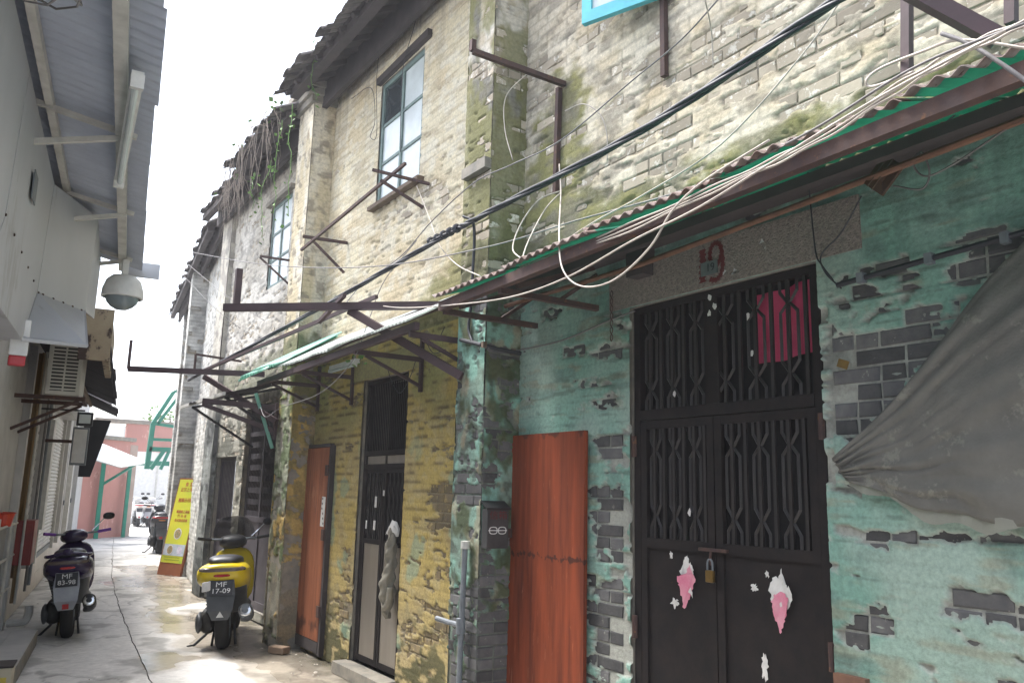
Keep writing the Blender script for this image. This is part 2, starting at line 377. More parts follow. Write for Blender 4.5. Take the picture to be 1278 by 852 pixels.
class Bricks:      # collects the bricks of one house; the largest in view become parts, the rest one joined part
    def __init__(s, parent): s.p = parent; s.L = []
    def face(s, fr, u0, u1, z0, z1, holes, expose, m, need=0.0):
        k0, k1 = int(z0 / (BH + JT)), int(z1 / (BH + JT)) + 1
        for k in range(k0, k1):
            z = (k + .5) * (BH + JT)
            if z - BH / 2 < z0 or z + BH / 2 > z1: continue
            i0, i1 = int(u0 / (BW + JT)) - 1, int(u1 / (BW + JT)) + 1
            for i in range(i0, i1 + 1):
                u = (i + .5) * (BW + JT) - (k % 2) * (BW + JT) / 2; parts = [(u, BW)]
                if random.Random(k * 977 + i).random() < .3: parts = [(u - (BW + JT) / 4, (BW - JT) / 2), (u + (BW + JT) / 4, (BW - JT) / 2)]
                for (uu, wd) in parts:
                    a, b = max(uu - wd / 2, u0 + .004), min(uu + wd / 2, u1 - .004)
                    if b - a < .05: continue
                    uu, wd2 = (a + b) / 2, b - a
                    if any(inhole(q, z, holes, .004) for q in (a, uu, b)): continue
                    pu = np.array([uu, uu - wd2 * .4, uu + wd2 * .4, uu - wd2 * .4, uu + wd2 * .4]); pz = np.array([z, z - .025, z - .025, z + .025, z + .025])
                    e = (expose(pu, pz) > 0).mean()
                    if e <= need: continue
                    p = fr.pt(uu, random.uniform(-.003, .0015), z); dist = np.linalg.norm(p - [0, 0, CAM_H])
                    s.L.append((e * wd2 / dist ** 2, p, wd, wd2 / wd, fr.rz, m))
    def finish(s, limit=300):
        s.L.sort(key=lambda t: -t[0]); off = OFF[s.p]
        for i, (sc, p, wd, sx, rz, m) in enumerate(s.L[:limit]):
            me = get_brick(m, wd, random.randrange(6)); o = bpy.data.objects.new('brick', me); C.objects.link(o); o.parent = s.p
            o.location = p - off; o.rotation_euler = (0, 0, rz + random.uniform(-.012, .012)); o.scale.x = sx
        rest = {}
        for t in s.L[limit:]: rest.setdefault(t[5].name, []).append(t)
        for mn, L in rest.items():
            V = []; F = []
            for (sc, p, wd, sx, rz, m) in L:
                me = get_brick(m, wd, random.randrange(6)); ca, sa = math.cos(rz), math.sin(rz); b = len(V)
                for v in me.vertices:
                    x = v.co.x * sx; V.append((p[0] - off[0] + ca * x - sa * v.co.y, p[1] - off[1] + sa * x + ca * v.co.y, p[2] + v.co.z))
                F += [tuple(i + b for i in f.vertices) for f in me.polygons]
            me = bpy.data.meshes.new('brick_course'); me.from_pydata(V, [], F); me.materials.append(L[0][5])
            tag(link('brick_course', me, s.p), kind='stuff')
def core(parent, fr, u0, u1, z0, z1, holes, depth=.28, front=-.014, m=None, name='wall'):
    us = sorted({u0, u1, *[q for h in holes for q in h[:2] if u0 < q < u1]}); zs = sorted({z0, z1, *[q for h in holes for q in h[2:] if z0 < q < z1]})
    vs = []; fs = []; vi = {}
    def V(i, j, k):
        key = (i, j, k)
        if key not in vi: vi[key] = len(vs); vs.append(fr.pt(us[i], front if k else front - depth, zs[j]))
        return vi[key]
    full = lambda i, j: 0 <= i < len(us) - 1 and 0 <= j < len(zs) - 1 and not inhole((us[i] + us[i + 1]) / 2, (zs[j] + zs[j + 1]) / 2, holes)
    for i in range(len(us) - 1):
        for j in range(len(zs) - 1):
            if not full(i, j): continue
            fs.append((V(i, j, 1), V(i + 1, j, 1), V(i + 1, j + 1, 1), V(i, j + 1, 1))); fs.append((V(i, j, 0), V(i, j + 1, 0), V(i + 1, j + 1, 0), V(i + 1, j, 0)))
            if not full(i - 1, j): fs.append((V(i, j, 0), V(i, j, 1), V(i, j + 1, 1), V(i, j + 1, 0)))
            if not full(i + 1, j): fs.append((V(i + 1, j, 0), V(i + 1, j + 1, 0), V(i + 1, j + 1, 1), V(i + 1, j, 1)))
            if not full(i, j - 1): fs.append((V(i, j, 0), V(i + 1, j, 0), V(i + 1, j, 1), V(i, j, 1)))
            if not full(i, j + 1): fs.append((V(i, j + 1, 0), V(i, j + 1, 1), V(i + 1, j + 1, 1), V(i + 1, j + 1, 0)))
    b = MB(); b.add(vs, fs); return b.build(name, m or G['core'], parent)

# ------------------------------------------------------------------ ground and alley pavement
gm = mat('ground_concrete', (.38, .36, .33), (.3, .285, .265), 1.2, .85, bump=.2, bscale=40)
g = MB(); g.add([(-400, -400, -.03), (400, -400, -.03), (400, 400, -.03), (-400, 400, -.03)], [(0, 1, 2, 3)])
tag(g.build('ground', gm), kind='structure')
LO = np.array([-1.14, 0, 0]); LE = np.array([.155, 1, 0]); LE = LE / np.linalg.norm(LE); LN = np.array([LE[1], -LE[0], 0])
def LP(s, d, z): return LO + LE * s + LN * d + np.array([0, 0, z])
def lx(y): return -1.14 + .155 * y
def rx(y): return 3.27 if y < 13.6 else 3.40 + .13 * (y - 13.6)
pave = empty('alley_pavement', (0, 0, 0)); pave['kind'] = 'structure'
jx = lambda y: 1.42 + .0 * y + np.interp(y, [0, 7.8, 9.9, 12.9, 16.7, 24, 34], [.0, .18, .37, .675, 1.14, 2.2, 3.7])
rows = [-3, 2.2, 6.3, 11.2, 16.3, 21.5, 27.5, 36, 60]
for ri in range(len(rows) - 1):
    ya, yb = rows[ri] + .008, rows[ri + 1] - .008
    for side in (0, 1):
        res = .035 if 4 < yb and ya < 17 else .12
        ny = int((yb - ya) / res) + 2; nx = int(2.3 / res) + 2
        yy = np.linspace(ya, yb, ny)
        T = np.linspace(0, 1, nx); Y = yy[:, None].repeat(nx, 1)
        wob = (vn(yy * 2.1, yy * 0 + 3.3, 4) - .5) * .03 + (vn(yy * 9, yy * 0 + 1.3, 6) - .5) * .015
        xa, xb = (np.array([lx(q) - .05 for q in yy]), np.array([float(jx(q)) for q in yy]) + wob - .006) if side == 0 else (np.array([float(jx(q)) for q in yy]) + wob + .006, np.array([(rx(q) if q < 22 else 12.0) + .06 for q in yy]))
        X = xa[:, None] * (1 - T) + xb[:, None] * T
        big = fbm(X * .8, Y * .5, 31, 4); fine = fbm(X * 5, Y * 4, 33, 4)
        col = lerp((.66, .64, .605), (.54, .53, .505), ss(.35, .65, big)); col = col * (0.86 + .28 * fine)[..., None]
        dr = (np.vectorize(rx)(Y) - X)
        wet = ss(.53, .68, fbm(X * 1.6 + 3, Y * .9, 41, 4) + .22 * np.exp(-((dr - .55) / .55) ** 2) - .1 * ss(16, 22, Y) - .14 * (X < jx(Y)))
        wet = np.maximum(wet * (Y < 19), .75 * ss(.3, .6, np.exp(-((X - 2.45) / .35) ** 2 - ((Y - 9.4) / .8) ** 2) + .4 * (fine - .5)))
        wet = np.maximum(wet, .8 * ss(.35, .6, np.exp(-((X - 2.65) / .32) ** 2 - ((Y - 7.6) / 1.6) ** 2) + .5 * (fine - .5)))
        foot_dark = np.exp(-(dr / .22) ** 2) + .5 * np.exp(-((X - np.vectorize(lx)(Y)) / .2) ** 2) + .8 * np.exp(-((X - 1.13) / .2) ** 2 - ((Y - 10.45) / .35) ** 2)  # darker along both wall feet and around the purple scooter
        dark = ss(.55, .7, fbm(X * 3, Y * 2.5, 51, 4) + .1 * (dr < .9))
        crk = np.abs(fbm(X * .9 + 5, Y * .55, 61, 4) - .5); crack = 1 - ss(.002, .008, crk)
        spots = ss(.74, .78, fbm(X * 11, Y * 11, 71, 2))
        col = lerp(col, (.15, .145, .13), .5 * dark); col = lerp(col, (.1, .1, .07), .7 * np.clip(foot_dark, 0, 1) * ss(.3, .6, fine)); col = lerp(col, (.09, .085, .08), .5 * crack)
        col = lerp(col, (.55, .54, .52), .5 * spots); col = col * (1 - wet[..., None] * np.array([.38, .44, .52]))
        Zz = -.006 * wet - .006 * crack + (big - .5) * .015 + .0
        P = np.stack([X, Y, Zz], -1).reshape(-1, 3); idx = np.arange(nx * ny).reshape(ny, nx)
        q = np.stack([idx[:-1, :-1], idx[:-1, 1:], idx[1:, 1:], idx[1:, :-1]], -1).reshape(-1, 4)
        grid_obj('concrete_slab', P, q, np.concatenate([col.reshape(-1, 3), wet.reshape(-1, 1)], 1), G['conc'], pave)
        # slab edges
        b = MB(); ring = [P[i] for i in idx[:, 0 if side else -1][::4]]
        for i in range(len(ring) - 1): b.add([ring[i], ring[i + 1], ring[i + 1] - [0, 0, .05], ring[i] - [0, 0, .05]], [(0, 1, 2, 3)])
        b.build('slab_edge', gm, pave)
# ------------------------------------------------------------------ house with green plaster and number 19
FRW = Fr((3.25, 0), (0, 1))
def pil_faces(x0, x1, ya, yb):     # front face, near side face, far side face of a pilaster standing on the wall
    return Fr((x0, 0), (0, 1)), Fr((0, ya), (-1, 0)), Fr((0, yb), (1, 0))
green = empty('green_house', (3.25, 2.6, 0), 'old brick house with peeling green plaster below and the red number 19', 'house')
HG = [(2.30, 3.60, .10, 2.775)]
def exp_g(U, Z):
    n = fbm(U * 4.5, Z * 9, 101, 4) - .5 + .5 * (fbm(U * 17, Z * 26, 103, 3) - .5)
    a = .5 * blob(U, Z, 1.95, 2.35, .36, .3) + .40 * blob(U, Z, 2.18, 2.05, .17, .38) + .46 * blob(U, Z, 3.76, 1.15, .17, .85) + .42 * blob(U, Z, 1.95, 1.53, .38, .035) + .33 * blob(U, Z, 2.08, 1.15, .16, .13) + .33 * blob(U, Z, 1.68, 1.28, .14, .05)
    a = a + .3 * blob(U, Z, 3.85, .4, .3, .5) + .14 * blob(U, Z, 1.5, 2.7, .5, .12) + .2 * blob(U, Z, 2.15, .5, .25, .4)
    rr = _hash(np.floor((U + (np.floor(Z / (BH + JT)) % 2) * (BW + JT) / 2) / (BW + JT)), np.floor(Z / (BH + JT)), 9)
    return .8 * n + a + .3 * (rr - .5) - .25
def col_g(U, Z, E, J):
    n1, n2, n3 = fbm(U * 2.2, Z * 2.2, 111, 4), fbm(U * 7, Z * 9, 113, 4), fbm(U * 3, Z * 24, 115, 3)
    c = lerp((.20, .36, .295), (.28, .43, .365), ss(.35, .65, n1)); c = lerp(c, (.15, .235, .205), .6 * ss(.5, .72, n2))
    pale = ss(.45, .68, n1 + .3 * ss(1.9, 1.2, Z) * ss(2.6, 1.7, U) - .06); c = lerp(c, (.38, .45, .39), .5 * pale)
    c = lerp(c, (.30, .27, .18), .45 * ss(.55, .68, n3) * ss(.4, .6, n2))
    streak = ss(.5, .75, fbm(U * 16, Z * 1.2, 117, 3)) * ss(2.4, 3.1, Z); c = lerp(c, (.09, .13, .11), .4 * streak)
    c = lerp(c, (.07, .09, .08), .4 * ss(2.9, 3.2, Z) * ss(.3, .6, n2)); c = lerp(c, (.09, .12, .10), .5 * ss(.6, .72, fbm(U * 5, Z * 40, 119, 3)) * (1 - pale))
    low = ss(.7, .05, Z) * ss(.3, .6, n2); c = lerp(c, (.085, .09, .06), .75 * low)
    c = lerp(c, c * .8, .5 * J); ex = ss(-.03, .02, E); c = lerp(c, lerp((.37, .36, .32), (.22, .215, .195), ss(.4, .7, n2)), ex * .9)
    c = lerp(c, (.40, .44, .39), .7 * ss(-.06, -.01, E) * (1 - ex))
    return c
def exp_gu(U, Z):
    n = .6 * (fbm(U * 2.4, Z * 8, 121, 4) - .5) + .55 * (fbm(U * 11, Z * 24, 123, 3) - .5)
    rr = _hash(np.floor((U + (np.floor(Z / (BH + JT)) % 2) * (BW + JT) / 2) / (BW + JT)), np.floor(Z / (BH + JT)), 5)
    return n + .34 * (rr - .5) - .115 + .12 * blob(U, Z, 3.0, 4.0, 1.2, .35) - .15 * ss(4.6, 5.3, Z) + .1 * ss(3.0, 1.5, U) - .12 * blob(U, Z, 4.1, 4.4, .5, .3)
def col_gu(U, Z, E, J):
    n1, n2, n3 = fbm(U * 1.5, Z * 1.5, 131, 4), fbm(U * 8, Z * 12, 133, 4), fbm(U * 3, Z * 6, 135, 4)
    c = lerp((.645, .58, .455), (.55, .475, .345), ss(.4, .68, n2)); c = lerp(c, (.50, .38, .22), .55 * ss(.5, .66, n3) * (.4 + .6 * blob(U, Z, 3.9, 4.3, 1.0, .5)))
    c = lerp(c, (.42, .38, .31), .5 * ss(.5, .7, n1))
    c = lerp(c, c * .6, .8 * J)
    moss = 1.15 * blob(U, Z, 0, 3.32, 99, .3) + 1.1 * blob(U, Z, 4.3, 4.15, .42, .6) + .4 * blob(U, Z, 4.6, 3.5, .5, .5)
    mm = ss(.42, .75, moss * (.35 + 1.1 * n2) + .12 * (n1 - .5)); c = lerp(c, lerp((.19, .185, .055), (.1, .105, .045), ss(.4, .6, n3)), .85 * mm)
    dk = ss(.53, .68, fbm(U * 5, Z * 10, 137, 4)); c = lerp(c, (.2, .18, .145), .6 * dk)
    ex = ss(-.03, .03, E); return lerp(c, c * .72, ex)
ZT = 6.6
core(green, FRW, .55, 4.76, 0, ZT, HG)
coat(green, FRW, .75, 4.76, 0, 3.2, HG, .014, .0094, exp_g, col_g, thick=.010)
coat(green, FRW, .75, 4.76, 3.2, ZT, [], .016, .0107, exp_gu, col_gu, thick=.002, relief=.003, name='limewash')
bk = Bricks(green)
bk.face(FRW, .9, 4.74, .05, 3.18, HG, exp_g, G['brick'])
bk.face(FRW, .9, 4.74, 3.22, ZT, [], exp_gu, G['brick_up'], need=.25)
# pilaster between the green and the yellow house
PF, PS, PB = pil_faces(2.95, 3.25, 4.76, 5.14)
def exp_p(U, Z):
    return (fbm(U * 7 + Z * 0, Z * 8, 141, 4) - .5) + .5 * (fbm(U * 19, Z * 24, 143, 3) - .5) + .30 * ss(1.2, .4, Z) - .07 - .04 * ss(1.6, 2.6, Z)
def col_p(U, Z, E, J):
    n1, n2, n3 = fbm(U * 5, Z * 3, 151, 4), fbm(U * 13, Z * 11, 153, 4), fbm(U * 9, Z * 5, 155, 4)
    c = lerp((.22, .40, .33), (.19, .27, .22), ss(.4, .62, n1)); c = lerp(c, (.06, .065, .05), .75 * ss(.52, .66, n2)); c = lerp(c, (.32, .26, .17), .6 * ss(.55, .66, n3))
    c = lerp(c, (.055, .065, .025), .85 * ss(.46, .6, fbm(U * 6, Z * 4, 157, 4))); ex = ss(-.03, .02, E)
    return lerp(c, (.16, .165, .145), .7 * ex)
def exp_pu(U, Z): return exp_gu(U + 7, Z) + .02
def col_pu(U, Z, E, J):
    n1, n2, n3 = fbm(U * 5, Z * 2, 161, 4), fbm(U * 12, Z * 11, 163, 4), fbm(U * 7, Z * 4, 165, 4)
    c = lerp((.58, .54, .46), (.46, .4, .3), ss(.4, .65, n2)); c = lerp(c, (.1, .1, .085), .8 * ss(.5, .66, n1)); c = lerp(c, c * .65, .6 * J)
    moss = ss(.38, .62, n3 + .34 * blob(U, Z, U, 3.75, 9, .75)); c = lerp(c, (.17, .165, .06), .8 * moss); c = lerp(c, (.03, .035, .025), .6 * blob(U, Z, U, 3.2, 9, .2) * ss(.4, .6, n2))
    return lerp(c, c * .7, ss(-.03, .03, E))
MB().rng((2.962, 3.26), (4.772, 5.128), (0, ZT)).build('pilaster_core', G['core'], green)
for fr, a, b in ((PF, 4.76, 5.14), (PS, -3.26, -2.95), (PB, 2.95, 3.26)):
    coat(green, fr, a, b, 0, 3.15, [], .014, .0094, exp_p, col_p, thick=.006, name='pilaster_plaster')
    coat(green, fr, a, b, 3.15, ZT, [], .016, .011, exp_pu, col_pu, thick=.003, name='pilaster_limewash')
    if fr is not PB:
        bk.face(fr, a, b, .05, 3.1, [], exp_p, G['brick']); bk.face(fr, a, b, 3.2, ZT, [], exp_pu, G['brick_up'])
bk.finish(300)
MB().rng((2.90, 2.965), (4.77, 5.1), (3.98, 4.06)).build('stone_corbel', G['core'], green)
# roughcast lintel, painted number, enamel plate
b = MB(); b.rng((3.226, 3.3), (2.06, 3.77), (2.78, 3.03)); b.build('lintel', G['dash'], green)
_d = np.array(onx(889, 328, 3.2245)) - np.array([3.2245, 3.13, 2.895])
def ink(pts, wd, X, parent, m, name='painted_digit'):
    P = catmull([(p[0] + _d[1], p[1] + _d[2]) for p in pts], 8); b = MB(); ws = wd if hasattr(wd, '__len__') else [wd] * len(P)
    for i in range(len(P) - 1):
        t = P[i + 1] - P[i]; t /= np.linalg.norm(t) + 1e-9; nn = np.array([-t[1], t[0]]) * wd / 2 * (1 + .25 * math.sin(i * 1.7)); n2 = nn
        q = [P[i] - nn, P[i] + nn, P[i + 1] + n2, P[i + 1] - n2]
        x = X - .0004 * (i % 2)
        b.add([(x, *k) for k in q], [(0, 1, 2, 3)])
    return b.build(name, m, parent)
ink([(3.20, 2.985), (3.197, 2.93), (3.203, 2.86), (3.2, 2.80)], .042, 3.2245, green, G['redpaint'])
ink([(3.06, 2.93), (3.075, 2.985), (3.11, 3.0), (3.14, 2.975), (3.145, 2.92), (3.12, 2.88), (3.085, 2.885), (3.062, 2.93), (3.058, 2.87), (3.075, 2.815), (3.115, 2.795), (3.15, 2.81)], .027, 3.2242, green, G['redpaint'])
p19 = MB().rng((3.214, 3.222), (3.09 + _d[1], 3.205 + _d[1]), (2.832 + _d[2], 2.905 + _d[2])).build('number_plate', G['plate'], green)
text('19', .062, (3.2125, 3.135 + _d[1], 2.868 + _d[2]), (0, -1, 0), (0, 0, 1), G['black'], p19)
for (y, z, w_) in ((2.85, 2.83, .05), (2.78, 2.815, .04), (2.6, 2.93, .035), (2.585, 2.885, .02)):
    b = MB(); b.add([(3.2245, y + random.uniform(-1, 1) * w_ * .6, z + random.uniform(-1, 1) * .03) for k in range(5)], [(0, 1, 2), (0, 2, 3), (0, 3, 4)]); b.build('paint_splash', G['paper'], green)

# ---- iron double gate in the doorway of number 19
door = MB(); XD = 3.266
def flat(b, y0, y1, z0, z1, x=XD, t=.03): b.rng((x, x + t), (y0, y1), (z0, z1))
y0, y1 = 2.31, 3.59; ym = 2.985
for (a, c) in ((y0, y0 + .05), (y1 - .05, y1)): flat(door, a, c, .1, 2.77, t=.045)
flat(door, y0 + .05, y1 - .05, 2.73, 2.77, t=.045); flat(door, y0 + .05, y1 - .05, 2.095, 2.155, x=XD - .004, t=.045); flat(door, ym - .045, ym + .045, 2.157, 2.728, t=.04)
irondoor = door.build('iron_door', G['iron'], green, label='dark iron double gate with wavy bars and riveted lower sheets')
for s, (a, c) in enumerate(((y0 + .052, ym - .004), (ym + .004, y1 - .052))):
    lf = MB()
    for (p, q) in ((a, a + .045), (c - .045, c)): flat(lf, p, q, .12, 2.09, x=XD + .002)
    for (p, q) in ((2.045, 2.09), (1.385, 1.44), (.12, .18), (.62, .655)): flat(lf, a + .046, c - .046, p, q, x=XD + .003, t=.026)
    flat(lf, a + .046, c - .046, .18, 1.385, x=XD + .016, t=.006)
    lf.build('door_leaf', G['iron'], irondoor)
def bars(ya, yb, za, zb, n, k):
    for i in range(n):
        y = ya + (yb - ya) * (i + .5) / n; b = MB(); st = (yb - ya) / n
        if i % 2 == 0: pts = [(XD + .012, y, za), (XD + .012, y, zb)]
        else:
            pts = []; h_ = zb - za
            for t, o in ((0, 0), (.10, 0), (.2, .46), (.3, 0), (.36, -.0), (.66, 0), (.72, 0), (.8, .46), (.9, 0), (1, 0)):
                sgn = 1 if (i // 2) % 2 == 0 else -1
                pts.append((XD + .018, y + sgn * o * st * 1.9, za + t * h_))
        if i % 2 == 0: b.bar(pts[0], pts[1], .018, .015, up=(1, 0, 0))
        else: b.tube(pts, .010, 4)
        b.build('bar', G['ironbar'], irondoor)
for (ya, yb) in ((y0 + .1, ym - .05), (ym + .05, y1 - .1)):
    bars(ya, yb, 1.44, 2.045, 12, 0); bars(ya - .04, yb + .04, 2.155, 2.73, 12, 1)
for (y, z) in ((y0 + .01, 2.0), (y0 + .01, 1.0), (y1 - .01, 1.95), (y1 - .01, .95)):
    MB().tube([(XD - .012, y, z - .06), (XD - .012, y, z + .06)], .016, 8).build('hinge', G['rust'], irondoor)
hb = MB(); hb.bar((XD - .012, ym - .09, 1.405), (XD - .012, ym + .1, 1.405), .016, .016); hb.tube([(XD - .012, ym + .02, 1.405), (XD - .02, ym + .02, 1.36), (XD - .012, ym + .02, 1.33)], .007, 6); hb.build('bolt', G['rust'], irondoor)
def scrap(parent, y, z, poly, m, X=XD - .002):
    q_ = []
    for i_ in range(len(poly)):
        a_, c_ = poly[i_], poly[(i_ + 1) % len(poly)]; L_ = math.hypot(c_[0] - a_[0], c_[1] - a_[1]); k_ = max(1, int(L_ / .012))
        q_ += [(a_[0] + (c_[0] - a_[0]) * t / k_ + (random.uniform(-.006, .006) if t else 0), a_[1] + (c_[1] - a_[1]) * t / k_ + (random.uniform(-.006, .006) if t else 0)) for t in range(k_)]
    poly = q_
    b = MB(); off = random.uniform(0, .003); P = [(X + .0155 - off - .25 * abs(a) * (abs(a) > .03), y + a, z + c) for a, c in poly]; b.add(P, [tuple(range(len(P)))]); return b.build('paper_scrap', m, parent)
def ragged(w_, h_, n=19):
    return [(math.cos(t) * w_ / 2 * random.uniform(.4, 1.15), math.sin(t) * h_ / 2 * random.uniform(.4, 1.15)) for t in np.linspace(0, 2 * math.pi, n, endpoint=False)]
def onleaf(px, py): p = onx(px, py, XD + .012); return p[1], p[2]
for (px, py, w_, h_, k) in ((858, 722, .14, .25, 'paper'), (976, 742, .13, .22, 'paper'), (843, 752, .07, .06, 'paper'), (942, 733, .05, .05, 'paper'), (955, 832, .05, .13, 'paper'), (838, 692, .03, .05, 'paper'), (966, 728, .035, .035, 'paper'), (958, 716, .03, .04, 'paper')):
    y, z = onleaf(px, py); scrap(irondoor, y, z, ragged(w_, h_), G[k], XD - .0035)
y, z = onleaf(860, 728); scrap(irondoor, y, z, [(-.07, .03), (-.01, .1), (.02, .05), (.065, .035), (.03, -.13), (-.02, -.05)][::-1], G['pinkpaper'], XD - .0075)
y, z = onleaf(976, 760); scrap(irondoor, y, z, [(-.05, .06), (.02, .09), (.05, .03), (.01, -.11), (-.03, -.02)][::-1], G['pinkpaper'], XD - .0075)
for (px, py) in ((887, 372), (893, 382), (886, 392), (935, 395), (940, 440), (843, 492), (862, 640)):
    p = onx(px, py, XD + .004); scrap(irondoor, p[1], p[2], ragged(.03, .05, 7), G['paper'], XD - .018)
MB().bar((3.2, 2.27, .93), (3.2, 2.12, .93), .03, .045).build('rusty_bolt', G['pipe_rust'], green); MB().obox(onx(1052, 454, 3.232), (0, 1, .4), (1, 0, 0), (0, -.4, 1), (.05, .004, .035)).build('yellow_tag', G['brass'], green)
lock = empty('padlock', (XD - .02, ym + .02, 1.25), 'small brass padlock hanging from the bolt of the iron gate', 'padlock')
MB().box((XD - .022, ym + .02, 1.275), (.022, .05, .06), ch=.006).build('lock_body', G['brass'], lock)
MB().tube(catmull([(XD - .022, ym + .002, 1.30), (XD - .022, ym + .004, 1.345), (XD - .022, ym + .02, 1.36), (XD - .022, ym + .036, 1.345), (XD - .022, ym + .038, 1.30)], 4), .005, 6).build('shackle', G['galv'], lock)
# cloth behind the bars and a black panel for the unlit room
b = MB(); a = onx(938, 368, XD + .05); c = onx(1016, 455, XD + .05); Yg = np.linspace(a[1], 2.33, 22); Zg = np.linspace(2.36, 2.72, 14)
vs = [(XD + .055 + .012 * math.sin(y * 38 + z * 2) + .006 * math.sin(z * 21), y, z - .05 * (y - 2.33) + .008 * math.sin(y * 14)) for z in Zg for y in Yg]; nY = len(Yg)
b.add(vs, [(i * nY + j, i * nY + j + 1, (i + 1) * nY + j + 1, (i + 1) * nY + j) for i in range(len(Zg) - 1) for j in range(nY - 1)])
b.build('hanging_cloth', G['pinkcloth'], smooth=True, label='crimson pink cloth hung behind the upper bars of the iron gate', cat='cloth')
dark = mat('painted_room_dark', (.012, .012, .013), None, 4, .95, bump=0)  # near-black colour paints in the darkness of the rooms behind
b = MB(); b.rng((3.345, 3.36), (2.302, 3.598), (.1, 2.77)); b.build('dark_room_panel', dark, green)
MB().rng((3.18, 3.54), (2.3, 3.6), (0, .1)).build('door_step', G['core'], green)
# propped plywood sheet closing the next doorway
wb = empty('plywood_sheet', (3.2, 4.4, 0), 'tall glossy red plywood sheet standing against the green plaster wall', 'plywood sheet')
b = MB(); b.obox((3.205, 4.395, 1.04), (0, 1, 0), (1, 0, 0), (0, 0, 1), (.87, .028, 2.04), .004); b.build('panel', G['plywood'], wb)
def band(m, zc, half, col, scale, thr, stretch=(1, 1, 1), amt=.85):   # worn or stained band across a board, with its own ragged shape
    N = m.node_tree.nodes; Lk = m.node_tree.links.new; b = N['Principled BSDF']; src = b.inputs['Base Color'].links[0].from_socket
    tc = N.new('ShaderNodeTexCoord'); sx = N.new('ShaderNodeSeparateXYZ'); Lk(tc.outputs['Object'], sx.inputs[0])
    a = N.new('ShaderNodeMath'); a.operation = 'SUBTRACT'; a.inputs[1].default_value = zc; Lk(sx.outputs['Z'], a.inputs[0])
    c = N.new('ShaderNodeMath'); c.operation = 'ABSOLUTE'; Lk(a.outputs[0], c.inputs[0])
    mr = N.new('ShaderNodeMapRange'); mr.inputs[1].default_value = 0; mr.inputs[2].default_value = half; mr.inputs[3].default_value = .22; mr.inputs[4].default_value = -.2; Lk(c.outputs[0], mr.inputs[0])
    mp = N.new('ShaderNodeMapping'); mp.inputs['Scale'].default_value = stretch; Lk(tc.outputs['Object'], mp.inputs[0])
    nz = N.new('ShaderNodeTexNoise'); nz.inputs['Scale'].default_value = scale; nz.inputs['Detail'].default_value = 4; Lk(mp.outputs[0], nz.inputs['Vector'])
    ad = N.new('ShaderNodeMath'); ad.operation = 'ADD'; Lk(nz.outputs[0], ad.inputs[0]); Lk(mr.outputs[0], ad.inputs[1])
    r2 = N.new('ShaderNodeMapRange'); r2.inputs[1].default_value = thr; r2.inputs[2].default_value = thr + .09; r2.inputs[4].default_value = amt; Lk(ad.outputs[0], r2.inputs[0])
    mx = N.new('ShaderNodeMix'); mx.data_type = 'RGBA'; Lk(r2.outputs[0], mx.inputs[0]); Lk(src, mx.inputs[6]); mx.inputs[7].default_value = (*col, 1); Lk(mx.outputs[2], b.inputs['Base Color'])
band(G['plywood'], 1.27, .055, (.035, .013, .009), 30, .63, (1, 1, .8)); band(G['plywood'], .25, .7, (.36, .17, .1), 16, .69, (5, 5, .35), .6); band(G['plywood'], 0, .4, (.05, .02, .012), 5, .66)
band(G['plywood'], 2.06, .1, (.06, .02, .012), 9, .66)
band(G['plywood2'], .3, .5, (.07, .028, .018), 5, .64, (1, 1, .6)); band(G['plywood2'], 1.6, .6, (.42, .2, .12), 18, .71, (5, 5, .4), .5)
# letter box on the pilaster side
mb = empty('letter_box', (3.04, 4.72, 1.3), 'grey sheet metal letter box with red characters hung on the pilaster side', 'letter box')
MB().box((3.035, 4.71, 1.43), (.17, .07, .255), ch=.006).build('box', mat('letter_box_grey', (.075, .075, .075), (.05, .05, .052), 9, .5, .3), mb)
MB().prism([(2.94, 4.665, 1.555), (3.13, 4.665, 1.555), (3.13, 4.75, 1.60), (2.94, 4.75, 1.60)], 0, 0, (0, .0, .012)).build('lid', G['black'], mb)
text('信箱', .06, (3.035, 4.6735, 1.515), (1, 0, 0), (0, 0, 1), G['redpaint'], mb, wx=1.2)
text('⊞⊟', .06, (3.035, 4.6735, 1.42), (1, 0, 0), (0, 0, 1), G['white'], mb) if False else None
b = MB()
for cx_ in (2.998, 3.068):
    P = [(cx_ + .03 * math.copysign(abs(math.cos(t)) ** .7, math.cos(t)), 4.673, 1.42 + .022 * math.copysign(abs(math.sin(t)) ** .7, math.sin(t))) for t in np.linspace(0, 6.283, 17)]
    b.tube(P, .0032, 5, cap=False)
b.tube([(2.96, 4.673, 1.42), (3.105, 4.673, 1.42)], .003, 4)
b.build('emblem', G['white'], mb)
MB().box((3.165, 4.735, 1.40), (.03, .03, .06)).build('latch', G['rust'], mb)
# turquoise casement pushed open above
cw = empty('turquoise_window', onx(728, 32, 3.0), 'turquoise painted casement pushed open on the upper green house wall', 'window')
hz = np.array(onx(728, 32, 3.0)); dv = np.array([.34, -.94, 0]); dv /= np.linalg.norm(dv); nv = np.array([-dv[1], dv[0], 0])
b = MB()
for (a, c, z0_, z1_) in ((0, .07, .0, 1.1), (.63, .7, .0, 1.1), (.07, .63, 0, .08), (.07, .63, 1.02, 1.1), (.07, .63, .5, .55)):
    b.obox(hz + dv * (a + c) / 2 + np.array([0, 0, (z0_ + z1_) / 2]), dv, nv, (0, 0, 1), (c - a, .04, z1_ - z0_))
b.build('frame', G['blueframe'], cw)
for (z0_, z1_) in ((.08, .5), (.55, 1.02)): MB().obox(hz + dv * .35 + np.array([0, 0, (z0_ + z1_) / 2]), dv, nv, (0, 0, 1), (.56, .006, z1_ - z0_)).build('pane', G['panew'], cw)
